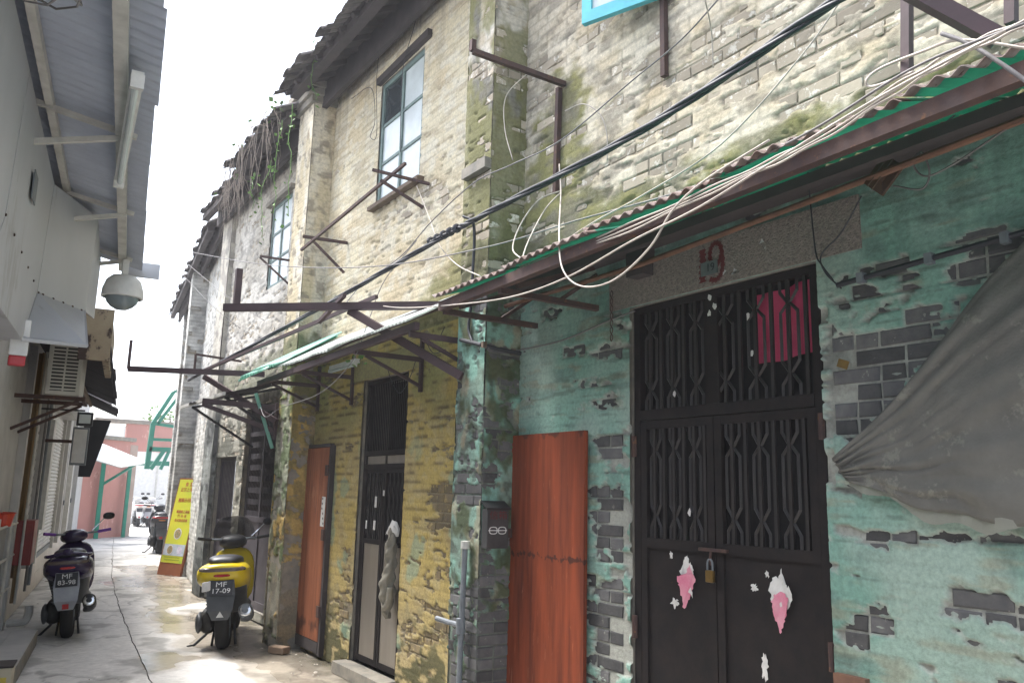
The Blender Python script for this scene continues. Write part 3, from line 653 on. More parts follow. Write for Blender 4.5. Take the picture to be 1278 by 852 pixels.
# eaves
def eave(parent, fr, u0, u1, zw, drop, out, mtile=None, seed=3):
    r = random.Random(seed); L = math.hypot(out, drop)
    for k in np.arange(u0, u1, .21):
        b = MB(); nn = 6; vs = []; ext = r.uniform(-.1, .06); sag = r.uniform(-.03, .01)
        for t in (0, 1):
            for j in range(nn + 1):
                q = math.pi * j / nn; o_ = -.1 + (out + ext + .1) * t
                vs.append(fr.pt(k + .1 * math.cos(q), o_, zw + .1 - (drop / out) * o_ + .045 * math.sin(q) + sag * t))
        b.add(vs, [(j, j + 1, j + nn + 2, j + nn + 1) for j in range(nn)]); b.add([v + np.array([0, 0, -.014]) for v in vs], [(j, j + nn + 1, j + nn + 2, j + 1) for j in range(nn)])
        b.build('roof_tile', G['tile'], parent)
        for side in (0, .105):   # pan tile below
            b = MB(); vs = []; ext2 = r.uniform(-.12, .02)
            for t in (0, 1):
                for j in range(5):
                    q = math.pi * j / 4; o_ = -.1 + (out + ext2 + .1) * t
                    vs.append(fr.pt(k + side + .055 * math.cos(q), o_, zw + .085 - (drop / out) * o_ - .025 * math.sin(q)))
            b.add(vs, [(j, j + 5, j + 6, j + 1) for j in range(4)]); b.build('pan_tile', G['tile'], parent)
    for k in np.arange(u0 + .1, u1, .32):
        b = MB(); b.bar(fr.pt(k, -.1, zw + .03 + drop / out * .1), fr.pt(k, out * .82, zw + .03 - drop * .82), .06, .05); b.build('rafter', G['darkwood'], parent)
    b = MB(); b.bar(fr.pt(u0, .16, zw - .2), fr.pt(u1, .16, zw - .2), .06, .3); b.build('eave_beam', G['darkwood'], parent)
    b = MB(); b.bar(fr.pt(u0, .55 * out + .1, zw - .42 * drop - .12), fr.pt(u1, .55 * out + .1, zw - .42 * drop - .12), .1, .09); b.build('purlin', G['darkwood'], parent)
    for k in np.arange(u0, u1, .3):
        b = MB(); b.prism([fr.pt(k, -.3, zw + .06 + .3 * drop / out), fr.pt(min(k + .29, u1), -.3, zw + .06 + .3 * drop / out), fr.pt(min(k + .29, u1), out * .8, zw + .06 - .8 * drop), fr.pt(k, out * .8, zw + .06 - .8 * drop)], 0, 0, (0, 0, .012)); b.build('roof_board', G['darkwood'], parent)
eave(green, FRW, .6, 4.9, 6.55, .42, .78)
# ------------------------------------------------------------------ yellow house
yel = empty('yellow_house', (3.25, 7, 0), 'two storey brick house with flaking yellow limewash and a tall green framed window', 'house')
HY = [(6.52, 7.5, .1, 2.72), (6.5, 7.47, 4.52, 5.86)]
FY = FRW
def exp_y(U, Z):
    n = .8 * (fbm(U * 3.5, Z * 12, 201, 4) - .5) + .55 * (fbm(U * 13, Z * 30, 203, 3) - .5)
    return n - .26 + .62 * blob(U, Z, 5.8, 1.58, .2, .15) + .22 * blob(U, Z, 7.6, .6, .2, .5) + .18 * blob(U, Z, 6, .6, 1, .5) + .06 * ss(2.0, 2.8, Z) + .12 * blob(U, Z, 8.0, .35, .3, .3)
def col_y(U, Z, E, J):
    n1, n2, n3 = fbm(U * 2, Z * 2.2, 211, 4), fbm(U * 8, Z * 14, 213, 4), fbm(U * 4, Z * 30, 215, 3)
    c = lerp((.50, .385, .13), (.43, .34, .155), ss(.4, .62, n1)); c = lerp(c, (.50, .42, .22), .6 * ss(.5, .66, n2))
    c = lerp(c, (.29, .33, .12), .6 * ss(2.0, 2.7, Z) * ss(.35, .6, n1)); rw_ = np.floor(Z / (BH + JT)); dash = ss(.46, .6, fbm(U * 6 + rw_ * 3.7, rw_ * 1.31, 219, 3)) * (1 - ss(.1, .42, np.abs((Z / (BH + JT)) % 1.0 - .12 + .2 * (n2 - .5)))); c = lerp(c, (.12, .09, .05), .7 * dash * (.3 + .7 * ss(.9, 2.0, Z)))
    low = ss(1.3, .3, Z); c = lerp(c, (.40, .33, .2), .5 * low); c = lerp(c, (.06, .065, .03), .85 * ss(.48, .62, n2 + .12 * ss(.6, .1, Z) + .15 * blob(U, Z, 8.05, .4, .25, .5) + .2 * blob(U, Z, 5.35, .7, .15, .4)) * ss(.95, .3, Z))
    c = lerp(c, (.22, .36, .28), .55 * ss(.62, .68, fbm(U * 3.2, Z * 3, 217, 4)) * ss(2.6, 1.5, Z)); c = lerp(c, c * .75, .55 * J)
    return lerp(c, (.23, .20, .15), ss(-.03, .02, E) * .85)
def exp_yu(U, Z):
    n = .6 * (fbm(U * 3, Z * 11, 221, 4) - .5) + .6 * (fbm(U * 12, Z * 28, 223, 3) - .5)
    return n - .2 + .18 * blob(U, Z, 6.3, 4.2, 1.2, .3) - .06 * ss(4.6, 5.2, Z)
def col_yu(U, Z, E, J):
    n1, n2, n3 = fbm(U * 1.6, Z * 1.6, 231, 4), fbm(U * 8, Z * 12, 233, 4), fbm(U * 4, Z * 28, 235, 3)
    c = lerp((.63, .56, .40), (.57, .48, .32), ss(.4, .64, n1)); c = lerp(c, (.66, .62, .51), .6 * ss(.45, .62, n2)); c = lerp(c, (.36, .29, .19), .5 * ss(.52, .66, n3))
    mo = blob(U, Z, 5.6, 3.3, .6, .45) + .8 * blob(U, Z, 6, 3.15, 1.2, .25) + .5 * blob(U, Z, 5.5, 4.1, .35, .5); c = lerp(c, (.2, .19, .07), .85 * ss(.4, .7, mo * (.4 + n2)))
    st = ss(.55, .72, fbm(U * 9, Z * .9, 237, 3)) * ss(5.0, 6.2, Z); c = lerp(c, (.33, .29, .22), .5 * st); c = lerp(c, c * .78, .7 * J)
    return lerp(c, c * .72, ss(-.03, .03, E))
core(yel, FY, 5.13, 8.78, 0, 6.45, HY)
coat(yel, FY, 5.13, 8.78, 0, 3.05, HY, .018, .0107, exp_y, col_y, thick=.005, name='yellow_limewash')
coat(yel, FY, 5.13, 8.78, 3.05, 6.45, HY, .02, .0125, exp_yu, col_yu, thick=.003, name='cream_limewash', relief=.003)
bk = Bricks(yel)
bk.face(FY, 5.15, 8.76, .05, 3.03, HY, exp_y, G['brick_y']); bk.face(FY, 5.15, 8.76, 3.1, 6.3, HY, exp_yu, G['brick_up'], need=.3)
P3F, P3S, P3B = pil_faces(2.98, 3.25, 8.78, 9.26)
MB().rng((2.995, 3.3), (8.795, 9.245), (0, 6.2)).build('pilaster_core', G['core'], yel)
def col_q(U, Z, E, J):
    n1, n2, n3 = fbm(U * 4, Z * 2.5, 241, 4), fbm(U * 11, Z * 10, 243, 4), fbm(U * 7, Z * 5, 245, 4)
    front = 1.0 * (U > 5)
    c = lerp((.46, .32, .11), (.33, .25, .14), ss(.4, .62, n1)); c = lerp(c, (.30, .34, .27), front * .75 * ss(.35, .55, n1)); c = lerp(c, (.07, .08, .045), .85 * ss(.48, .6, n2) * (.5 + .5 * front)); c = lerp(c, (.10, .14, .06), .75 * ss(.48, .6, n3) * (.35 + .65 * front))
    c = lerp(c, (.06, .065, .035), .6 * ss(.8, .1, Z) * ss(.4, .6, n2)); c = lerp(c, (.15, .2, .06), .6 * ss(2.3, 2.9, Z))
    return lerp(c, (.2, .18, .15), .7 * ss(-.03, .02, E))
def col_qu(U, Z, E, J):
    n1, n2 = fbm(U * 5, Z * 1.6, 251, 4), fbm(U * 12, Z * 11, 253, 4)
    c = lerp((.63, .58, .47), (.54, .46, .31), ss(.4, .62, n1)); c = lerp(c, (.22, .19, .15), .7 * ss(.56, .68, n2)); c = lerp(c, (.12, .13, .06), .85 * ss(.4, .7, blob(U, Z, U, 3.1, 9, .35) * (.5 + n2)))
    return lerp(c, c * .72, np.maximum(.5 * J, ss(-.03, .03, E)))
for fr, a, b_ in ((P3F, 8.78, 9.26), (P3S, -3.26, -2.98), (P3B, 2.98, 3.36)):
    coat(yel, fr, a, b_, 0, 3.05, [], .02, .0125, exp_p, col_q, thick=.008, name='pilaster_plaster', bend=lambda U, Z: .03 * (fbm(U * 3, Z * 2.2, 261, 3) - .5) - .008)
    coat(yel, fr, a, b_, 3.05, 6.2, [], .02, .0125, exp_yu, col_qu, thick=.004, name='pilaster_limewash')
bk.face(P3S, -3.25, -2.98, 3.1, 6.1, [], lambda U, Z: exp_yu(U, Z) + .02, G['brick_up'], need=.3)
bk.finish(300)
for (z, o_) in ((6.2, .05), (6.28, .09), (6.36, .13)): MB().rng((2.98 - o_, 3.3), (8.78 - o_, 9.26 + o_), (z - .079, z)).build('pilaster_cap', G['core'], yel)
eave(yel, FY, 5.1, 8.75, 6.42, .42, .78, seed=5)
# tall window
win = MB()
for (a, c, z0_, z1_) in ((6.5, 6.545, 4.52, 5.86), (7.425, 7.47, 4.52, 5.86), (6.545, 7.425, 4.52, 4.57), (6.545, 7.425, 5.81, 5.86), (6.965, 7.005, 4.57, 5.81)): win.rng((3.262, 3.31), (a, c), (z0_, z1_))
for z in (4.97, 5.39):
    for (a, c) in ((6.545, 6.965), (7.005, 7.425)): win.rng((3.268, 3.30), (a, c), (z - .016, z + .016))
wo = win.build('window', G['winframe'], yel)
for ci, (a, c) in enumerate(((6.545, 6.965), (7.005, 7.425))):
    for zi, (z0_, z1_) in enumerate(((4.57, 4.954), (4.986, 5.374), (5.406, 5.81))):
        MB().rng((3.281, 3.286), (a, c), (z0_, z1_)).build('pane', G['panew'] if zi < 2 or ci == 0 else G['pane'], wo)
MB().bar((3.225, 6.36, 5.93), (3.225, 7.5, 5.90), .06, .075).build('window_lintel', G['darkwood'], yel)
MB().bar((3.215, 6.4, 4.49), (3.215, 7.52, 4.49), .08, .04).build('window_sill', G['wood'], yel)
MB().rng((3.6, 3.65), (6.2, 7.8), (0, 6)).build('dark_room_panel', dark, yel)
# narrow gate with steel lower panels
yd = MB(); X0 = 3.285
for (a, c) in ((6.53, 6.575), (7.445, 7.49)): yd.rng((X0, X0 + .05), (a, c), (.1, 2.71))
yd.rng((X0, X0 + .05), (6.575, 7.445), (2.67, 2.71)); yd.rng((X0 - .003, X0 + .05), (6.575, 7.445), (1.985, 2.03)); yd.rng((X0 - .003, X0 + .05), (6.575, 7.445), (1.86, 1.9))
yo = yd.build('grille_door', G['iron'], yel, label='narrow iron grille door with dull stainless lower panels')
for (a, c) in ((6.577, 7.003), (7.015, 7.443)):
    lf = MB()
    for (p, q) in ((a, a + .04), (c - .04, c)): lf.rng((X0 + .002, X0 + .03), (p, q), (.12, 1.858))
    for (p, q) in ((1.82, 1.858), (1.17, 1.215), (.12, .17)): lf.rng((X0 + .004, X0 + .03), (a + .041, c - .041), (p, q))
    lf.build('door_leaf', G['iron'], yo)
    MB().rng((X0 + .012, X0 + .018), (a + .041, c - .041), (.17, 1.17)).build('steel_panel', G['steel'], yo)
    MB().rng((X0 + .012, X0 + .018), (a + .02, c - .02), (1.905, 1.98)).build('steel_strip', G['steel'], yo)
    for k in range(8):
        y = a + .05 + (c - a - .1) * (k + .5) / 8; b = MB()
        if k % 2: b.tube([(X0 + .018, y + (.016 if j % 4 == 1 else -.016 if j % 4 == 3 else 0), 1.215 + .605 * j / 12) for j in range(13)], .006, 4)
        else: b.bar((X0 + .014, y, 1.215), (X0 + .014, y, 1.82), .011, .011, up=(1, 0, 0))
        b.build('bar', G['ironbar'], yo)
for k in range(22):
    y = 6.59 + .84 * (k + .5) / 22; MB().bar((X0 + .02, y, 2.03), (X0 + .02, y, 2.67), .009, .009, up=(1, 0, 0)).build('bar', G['iron'], yo)
for (px, py, w_, h_) in ((469, 626, .045, .1), (457, 654, .03, .075), (467, 655, .045, .085), (479, 615, .03, .05)):
    p = onx(px, py, X0 - .002); MB().obox((X0 - .002, p[1], p[2]), (0, 1, .05), (1, 0, 0), (0, -.05, 1), (w_, .002, h_)).build('paper_notice', G['paper'], yo)
MB().rng((3.1, 3.5), (6.5, 7.55), (0, .1)).build('door_step', G['core'], yel)
MB().rng((3.262, 3.3), (6.38, 6.5), (.1, 2.72)).build('door_jamb', G['core'], yel) if False else None
# hanging cloth bundle and cap
cb = empty('cloth_bundle', (3.22, 6.66, .6), 'long knotted grey cloth bundle with a white cap hanging on the grille door', 'cloth bundle')
b = MB(); pts = []; rs = []
for t, (dy, dx, r0) in enumerate(((0, 0, .015), (.005, 0, .035), (-.005, -.01, .045), (.01, -.01, .05), (0, 0, .042), (.012, -.012, .05), (.02, -.02, .065), (.03, -.01, .07), (.045, 0, .062), (.05, 0, .04), (.03, 0, .02))):
    pts.append((3.225 + dx, 6.65 + dy, 1.36 - t * .078)); rs.append(r0)
PP = catmull(pts, 4); RR = np.interp(np.linspace(0, 10, len(PP)), range(11), rs); vs = []
b.tube(PP, list(RR), 14)
b.v = [(p[0] + .010 * math.sin(p[2] * 55 + i % 14), p[1] + .012 * math.sin((i % 14) * 1.9 + p[2] * 9), p[2]) for i, p in enumerate(b.v)]
b.build('knotted_cloth', G['bagcloth'], cb, smooth=True)
b = MB(); b.tube(catmull([(3.2, 6.7, .95), (3.2, 6.72, .8), (3.2, 6.69, .68), (3.2, 6.62, .72), (3.2, 6.6, .85)], 5), [.03] * 21, 8); b.build('cloth_tail', G['bagcloth'], cb, smooth=True)
b = MB(); b.loft([(3.24, 6.58, 1.30, .012, .02, 2), (3.235, 6.61, 1.33, .035, .05, 1.6), (3.235, 6.66, 1.36, .04, .05, 1.5), (3.235, 6.70, 1.34, .03, .035, 1.4), (3.24, 6.76, 1.29, .03, .012, 1.6)], 12); b.v = [(p[0], p[1], p[2] + .012 * math.sin(i * 2.3)) for i, p in enumerate(b.v)]; b.build('white_cap', G['paper'], cb)
# plywood side door of the yellow house
sdr = empty('plywood_door', (3.2, 8.55, 0), 'faded red plywood door with a torn notice on the yellow wall', 'door')
MB().obox((3.2, 8.58, 1.125), (0, 1, 0), (1, 0, 0), (0, 0, 1), (.83, .03, 1.93), .004).build('panel', G['plywood2'], sdr)
MB().rng((3.19, 3.24), (8.115, 8.16), (.03, 2.11)).build('jamb', G['darkwood'], sdr)
MB().rng((3.19, 3.24), (8.163, 9.0), (2.095, 2.13)).build('head', G['darkwood'], sdr)
for z in (.45, 1.2, 1.85): MB().box((3.178, 8.17, z), (.02, .07, .11)).build('hinge', G['rust'], sdr)
MB().rng((3.185, 3.24), (8.165, 8.99), (.05, .155)).build('sill_board', G['darkwood'], sdr)
p = onx(403, 638, 3.184); MB().obox((3.183, p[1], p[2]), (0, 1, .04), (1, 0, 0), (0, -.04, 1), (.1, .002, .3)).build('paper_notice', G['paper'], sdr)
for k in range(6): MB().obox((3.1815, p[1] + random.uniform(-.03, .03), p[2] - .12 + .05 * k), (0, 1, .3), (1, 0, 0), (0, -.3, 1), (.03, .0012, .02)).build('print', G['cabgry'], sdr)
# loose brick on the ground, fluorescent fitting
MB().obox((2.96, 8.62, .035), (.5, -.87, 0), (.87, .5, 0), (0, 0, 1), (.2, .11, .07), .012).build('loose_brick', G['stone'], label='loose orange brick lying at the foot of the mossy pilaster', cat='brick')
fl = empty('fluorescent_fitting', (3.15, 7.9, 2.9), 'short white fluorescent tube fitting on the yellow wall under the awning', 'light fitting')
MB().rng((3.16, 3.21), (7.55, 8.25), (2.90, 2.945)).build('housing', G['white'], fl); MB().tube([(3.165, 7.58, 2.88), (3.165, 8.22, 2.88)], .015, 10).build('tube', G['panew'], fl)
for y in (7.56, 8.24): MB().box((3.167, y, 2.885), (.03, .025, .045)).build('lamp_holder', G['white'], fl)
MB().rng((3.232, 3.27), (6.3, 7.75), (2.725, 2.93)).build('lintel', mat('yellow_roughcast', (.36, .33, .14), (.25, .23, .12), 30, .95, bump=.8, bscale=70, dist=.01), yel)

# ------------------------------------------------------------------ third house: grey walls, carved gate, ivy
h3 = empty('vine_hung_house', (3.38, 11.3, 0), 'pale grey brick house with dry roots hanging from its eaves', 'house')
F3 = Fr((3.36, 0), (0, 1)); H3 = [(10.45, 11.85, .1, 2.75), (12.2, 13.3, .1, 2.1), (10.52, 11.42, 4.42, 5.65)]
def exp_3(U, Z): return .6 * (fbm(U * 3, Z * 10, 301, 4) - .5) + .5 * (fbm(U * 11, Z * 22, 303, 3) - .5) - .1
def col_3(U, Z, E, J):
    n1, n2 = fbm(U * 1.6, Z * 1.6, 311, 4), fbm(U * 7, Z * 10, 313, 4)
    c = lerp((.62, .59, .53), (.5, .465, .4), ss(.4, .62, n1)); c = lerp(c, (.28, .26, .23), .6 * ss(.5, .66, n2)); lo = ss(3.2, 2.6, Z)
    c = lerp(c, (.33, .32, .26), .75 * lo); c = lerp(c, (.07, .075, .055), .7 * lo * ss(.5, .62, fbm(U * 5, Z * 4, 315, 4))); c = lerp(c, (.14, .15, .08), .7 * ss(.4, .7, blob(U, Z, U, 3.2, 9, .35) * (.5 + n2)))
    return lerp(c, c * .68, np.maximum(.6 * J, ss(-.03, .03, E)))
core(h3, F3, 9.26, 13.4, 0, 6.3, H3); coat(h3, F3, 9.26, 13.4, 0, 6.3, H3, .03, .018, exp_3, col_3, thick=.004, name='limewash')
bk = Bricks(h3); bk.face(F3, 9.3, 13.3, .1, 5.9, H3, exp_3, G['brick_up'], need=.35)
P4F, P4S, P4B = pil_faces(3.29, 3.4, 13.35, 13.85)
MB().rng((3.305, 3.6), (13.365, 13.835), (0, 6.3)).build('pilaster_core', G['core'], h3)
def col_p4(U, Z, E, J):
    n1, n2, n3 = fbm(U * 4, Z * 2.5, 321, 4), fbm(U * 9, Z * 8, 323, 4), fbm(U * 5, Z * 4, 325, 4)
    c = lerp((.24, .25, .23), (.16, .165, .16), ss(.4, .6, n1)); c = lerp(c, (.05, .055, .05), .8 * ss(.5, .62, n2)); c = lerp(c, (.32, .34, .32), .7 * ss(.63, .68, n3)); c = lerp(c, (.04, .045, .04), .6 * ss(1.2, .3, Z))
    return lerp(c, lerp((.5, .47, .4), (.3, .28, .25), ss(.4, .65, n2)), ss(2.6, 3.0, Z))
for fr, a, b_ in ((P4F, 13.35, 13.85), (P4S, -3.58, -3.29), (P4B, 3.29, 3.58)): coat(h3, fr, a, b_, 0, 6.3, [], .03, .02, lambda U, Z: U * 0 - .3, col_p4, thick=.006, name='pilaster_plaster', bend=lambda U, Z: .03 * (fbm(U * 3, Z * 2, 331, 3) - .5))
bk.finish(200)
eave(h3, F3, 9.2, 11.4, 6.38, .40, .76, seed=9); eave(h3, F3, 11.4, 13.9, 6.34, .3, .52, seed=10)
g3 = MB()
for (a, c, z0_, z1_) in ((10.46, 10.52, .1, 2.74), (11.78, 11.84, .1, 2.74), (10.52, 11.78, 2.68, 2.74), (10.52, 11.78, 2.36, 2.42), (11.12, 11.18, .1, 2.36), (10.52, 11.12, 1.2, 1.27), (11.18, 11.78, 1.2, 1.27), (10.52, 11.12, .1, .2), (11.18, 11.78, .1, .2)): g3.rng((3.42, 3.46), (a, c), (z0_, z1_))
iron3 = mat('purple_grey_iron', (.085, .075, .085), (.06, .052, .06), 6, .6, .2)
go = g3.build('carved_gate', iron3, h3, label='purple grey iron gate with scrollwork bars')
for (a, c) in ((10.52, 11.12), (11.18, 11.78)):
    MB().rng((3.435, 3.442), (a, c), (.2, 1.2)).build('sheet_panel', iron3, go)
    for k in range(9):
        y = a + (c - a) * (k + .5) / 9; MB().tube([(3.44, y + (.02 if j % 2 else -.02), 1.27 + 1.09 * j / 14) for j in range(15)], .009, 4).build('bar', iron3, go)
        MB().bar((3.44, y, 2.42), (3.44, y, 2.68), .012, .012, up=(1, 0, 0)).build('bar', iron3, go)
sg = MB()
for (a, c, z0_, z1_) in ((12.22, 12.27, .1, 2.09), (13.23, 13.28, .1, 2.09), (12.27, 13.23, 2.04, 2.09), (12.27, 13.23, 1.1, 1.16)): sg.rng((3.42, 3.46), (a, c), (z0_, z1_))
so3 = sg.build('side_gate', iron3, h3); MB().rng((3.435, 3.442), (12.27, 13.23), (.1, 1.1)).build('sheet_panel', iron3, so3)
for k in range(12): y = 12.27 + .96 * (k + .5) / 12; MB().bar((3.44, y, 1.16), (3.44, y, 2.04), .02, .01, up=(1, 0, 0)).build('bar', iron3, so3)
MB().rng((3.9, 3.95), (9.5, 13.6), (0, 5.9)).build('dark_room_panel', dark, h3)
w3 = MB()
for (a, c, z0_, z1_) in ((10.52, 10.57, 4.42, 5.65), (11.37, 11.42, 4.42, 5.65), (10.57, 11.37, 4.42, 4.47), (10.57, 11.37, 5.6, 5.65), (10.945, 10.995, 4.47, 5.6)): w3.rng((3.375, 3.42), (a, c), (z0_, z1_))
for z in (4.83, 5.22):
    for (a, c) in ((10.57, 10.945), (10.995, 11.37)): w3.rng((3.38, 3.41), (a, c), (z - .018, z + .018))
w3o = w3.build('window', G['winframe'], h3)
for (a, c) in ((10.57, 10.945), (10.995, 11.37)):
    for (z0_, z1_) in ((4.47, 4.812), (4.848, 5.202), (5.238, 5.6)): MB().rng((3.39, 3.395), (a, c), (z0_, z1_)).build('pane', G['panew'], w3o)
MB().bar((3.32, 10.42, 5.69), (3.32, 11.5, 5.69), .07, .06).build('window_lintel', G['core'], h3)

# ------------------------------------------------------------------ two houses further along, turned with the bend
E4 = np.array([.13, 1.0]); E4 /= np.linalg.norm(E4)
def far_house(s0, s1, zt, label, seed, name, pr=.3):
    F = Fr((3.40, 13.6), E4); p0 = F.pt(s0, 0, 0); h = empty(name, tuple(p0), label, 'house')
    def ex(U, Z): return .6 * (fbm(U * 3, Z * 9, seed, 4) - .5) + .5 * (fbm(U * 9, Z * 18, seed + 2, 3) - .5) - .1
    def co(U, Z, E, J):
        n1, n2 = fbm(U * 1.5, Z * 1.4, seed + 4, 4), fbm(U * 6, Z * 8, seed + 6, 4)
        c = lerp((.60, .59, .55), (.48, .47, .44), ss(.4, .62, n1)); c = lerp(c, (.2, .2, .185), .6 * ss(.52, .66, n2)); return lerp(c, c * .7, .7 * J)
    core(h, F, s0 + .02, s1, 0, zt, []); coat(h, F, s0 + .02, s1, 0, zt, [], .05, .025, ex, co, thick=.004, name='limewash')
    pf = Fr(F.pt(0, pr, 0)[:2], E4); ps = Fr(F.pt(s1 - .5, 0, 0)[:2], -F.n[:2])
    b = MB(); b.obox(F.pt(s1 - .25, pr / 2 - .01, zt / 2), F.u, F.n, (0, 0, 1), (.48, pr, zt)); b.build('pilaster_core', G['core'], h)
    coat(h, pf, s1 - .5, s1, 0, zt, [], .05, .025, ex, co, name='pilaster_plaster'); coat(h, ps, -pr - .01, .05, 0, zt, [], .05, .025, ex, co, name='pilaster_plaster')
    bk = Bricks(h); bk.face(ps, -pr, .0, .1, zt - .1, [], lambda U, Z: ex(U, Z) - .05, G['brick_up'], need=.3); bk.face(F, s0 + .1, s1 - .5, .1, zt - .1, [], ex, G['brick_up'], need=.5); bk.finish(40)
    eave(h, F, s0 + .3, s1 + .1, zt, .25, .42, seed=seed); return h, F
h4, F4 = far_house(.25, 4.1, 6.25, 'weathered grey house with the menu board leaning at its pilaster', 401, 'grey_house')
h5, F5 = far_house(4.1, 8.7, 6.2, 'last grey house of the row beside the green steel gate', 431, 'end_house', .06)
# ------------------------------------------------------------------ awnings
def corr(name, parent, y0, y1, x0, z0, x1, z1, mtop, mbot, per=.078, amp=.011, sag=0.0, seed=0, rag=.02, fr=None, label=None):
    # sheet from the outer edge (x0,z0) to the wall edge (x1,z1), ridges run down the slope, spread along y
    n = int((y1 - y0) / per * 8) + 2; r = random.Random(seed); b = MB(); vs = []; ph = r.random() * 6
    for t in (0, .09, .5, 1):
        for i in range(n):
            y = y0 + (y1 - y0) * i / (n - 1); q = 2 * math.pi * y / per
            e = rag * (vn(np.array([y * 3.1]), np.array([seed + .5]), 3)[0] - .5) * 2 * (1 - t)
            vs.append((x0 + (x1 - x0) * t + e, y, z0 + (z1 - z0) * t + amp * math.sin(q) + sag * math.sin(y * 1.9 + ph) * (1 - t)))
    top = [(a, c, d + .004) for a, c, d in vs]
    fs = [(k * n + i, k * n + i + 1, (k + 1) * n + i + 1, (k + 1) * n + i) for k in range(3) for i in range(n - 1)]
    b.add(top, fs); b.add(vs, [f[::-1] for f in fs]); b.m = ([0] * (n - 1) + [1] * (2 * n - 2)) * 2
    m_ = len(vs); b.cur = 0; b.f += [(i, i + 1, m_ + i + 1, m_ + i) for i in range(n - 1)]; b.m += [0] * (n - 1)
    me = bpy.data.meshes.new(name); off = OFF.get(parent, np.zeros(3)); me.from_pydata([tuple(np.array(p) - off) for p in b.v], [], b.f)
    for m in (mtop, mbot): me.materials.append(m)
    me.polygons.foreach_set('material_index', b.m); me.polygons.foreach_set('use_smooth', [True] * len(b.f))
    return tag(link(name, me, parent), label)
aw = empty('green_awning', (3.25, 2.7, 3), 'rust edged corrugated awning with green underside over the number 19 gate', 'awning')
ys = [.6, 1.42, 2.25, 3.05, 3.85, 4.62]
for k in range(5): corr('corrugated_sheet', aw, ys[k] - .03, ys[k + 1], 2.44 + .012 * (k % 2), 3.0 - .022 * k + .006 * (k % 2), 3.24, 3.24 - .012 * k, G['sheetrust'], G['sheetgreen'], seed=k, rag=.03)
MB().bar((2.50, .6, 2.945), (2.50, 4.6, 2.85), .045, .06).build('front_beam', G['rust'], aw)
MB().bar((3.0, .6, 3.09), (3.0, 4.6, 3.03), .05, .05).build('middle_beam', G['darkwood'], aw)
MB().bar((3.2, .6, 3.16), (3.2, 4.7, 3.10), .07, .06).build('wall_beam', G['darkwood'], aw)
for (y, zz) in ((4.56, 2.85), (3.9, 2.86), (1.0, 2.93)):
    b = MB(); b.bar((2.5, y, zz - .035), (3.24, y, zz - .035), .035, .035); b.bar((2.62, y, zz + .01), (3.2, y, 3.08), .03, .03); b.bar((2.95, y, zz - .02), (3.23, y, zz - .02 + .2), .022, .022); b.build('bracket', G['rust'], aw)
b = MB(); b.rng((3.14, 3.24), (3.38, 3.52), (2.93, 3.1)); b.build('corbel', G['darkwood'], aw)
b = MB(); b.bar(onx(1132, 95, 2.5), onx(1132, -40, 2.5), .03, .03, up=(1, 0, 0)); b.build('hanger_rod', G['maroon'], aw)
b = MB(); b.bar(onx(1110, -25, 2.35), onx(1245, 48, 2.5), .05, .05); b.bar(onx(1262, 30, 2.5), onx(1262, -60, 2.5), .03, .03, up=(1, 0, 0)); b.build('hanger_beam', G['maroon'], aw)
MB().tube([onx(1290, 144, 3.1), onx(1000, 255, 3.1), onx(800, 330, 3.1), onx(618, 386, 3.1)], .016, 8).build('rusty_pipe', G['pipe_rust'], label='long rusty water pipe running under the green awning above the gate', cat='pipe')
ya = empty('yellow_house_awning', (3.25, 7, 2.9), 'translucent and mint corrugated awning on maroon brackets over the narrow gate', 'awning')
yy = [5.2, 6.0, 6.8, 7.6, 8.35]
for k in range(4): corr('corrugated_sheet', ya, yy[k] - .03, yy[k + 1], 2.55, 2.86 + .006 * (k % 2) - .004 * k, 3.24, 3.25, G['sheetclear'], G['sheetclear'], per=.06, amp=.008, seed=20 + k, rag=.04)
corr('mint_sheet', ya, 8.2, 9.05, 2.42, 2.80, 3.22, 3.27, G['sheetmint'], G['sheetmint'], per=.076, amp=.012, seed=31, rag=.05); corr('mint_sheet', ya, 8.05, 8.7, 2.5, 2.865, 3.2, 3.29, G['sheetmint'], G['sheetmint'], per=.076, amp=.012, seed=35, rag=.06)
MB().bar((2.62, 5.17, 2.83), (2.62, 8.9, 2.77), .04, .055).build('front_beam', G['maroon'], ya); MB().bar((2.95, 5.17, 3.08), (2.95, 8.9, 3.03), .04, .05).build('middle_beam', G['maroon'], ya)
for y in (5.25, 6.25, 7.75, 8.7):
    b = MB(); b.bar((2.6, y, 2.78), (3.24, y, 2.78), .03, .04); b.bar((3.225, y, 2.5), (3.225, y, 3.0), .03, .03, up=(1, 0, 0)); b.bar((2.7, y, 2.76), (3.22, y, 2.55), .025, .025); b.build('bracket', G['maroon'], ya)
MB().bar(onx(442, 530 - 60, 3.1), onx(560, 408, 3.1), .03, .02).build('batten', G['maroon'], ya) if False else None
a3 = empty('dark_awning', (3.3, 10.7, 2.8), 'black sheet awning on thin struts over the scrollwork gate', 'awning')
corr('metal_sheet', a3, 9.5, 11.7, 2.42, 2.70, 3.34, 2.98, G['sheetdark'], G['sheetdark'], per=.12, amp=.006, seed=41, rag=.05)
MB().bar((2.42, 9.5, 2.70), (2.42, 11.75, 2.70), .02, .04).build('front_angle', G['pvc'], a3)
for y in (9.8, 11.4): b = MB(); b.bar((2.5, y, 2.69), (3.34, y, 2.2), .03, .03); b.bar((2.5, y, 2.68), (3.34, y, 2.9), .03, .03); b.build('strut', G['sheetdark'], a3)
b = MB(); b.bar((2.75, 9.42, 2.72), (2.95, 9.3, 2.1), .035, .035); b.build('mint_strut', G['sheetmint'], a3)
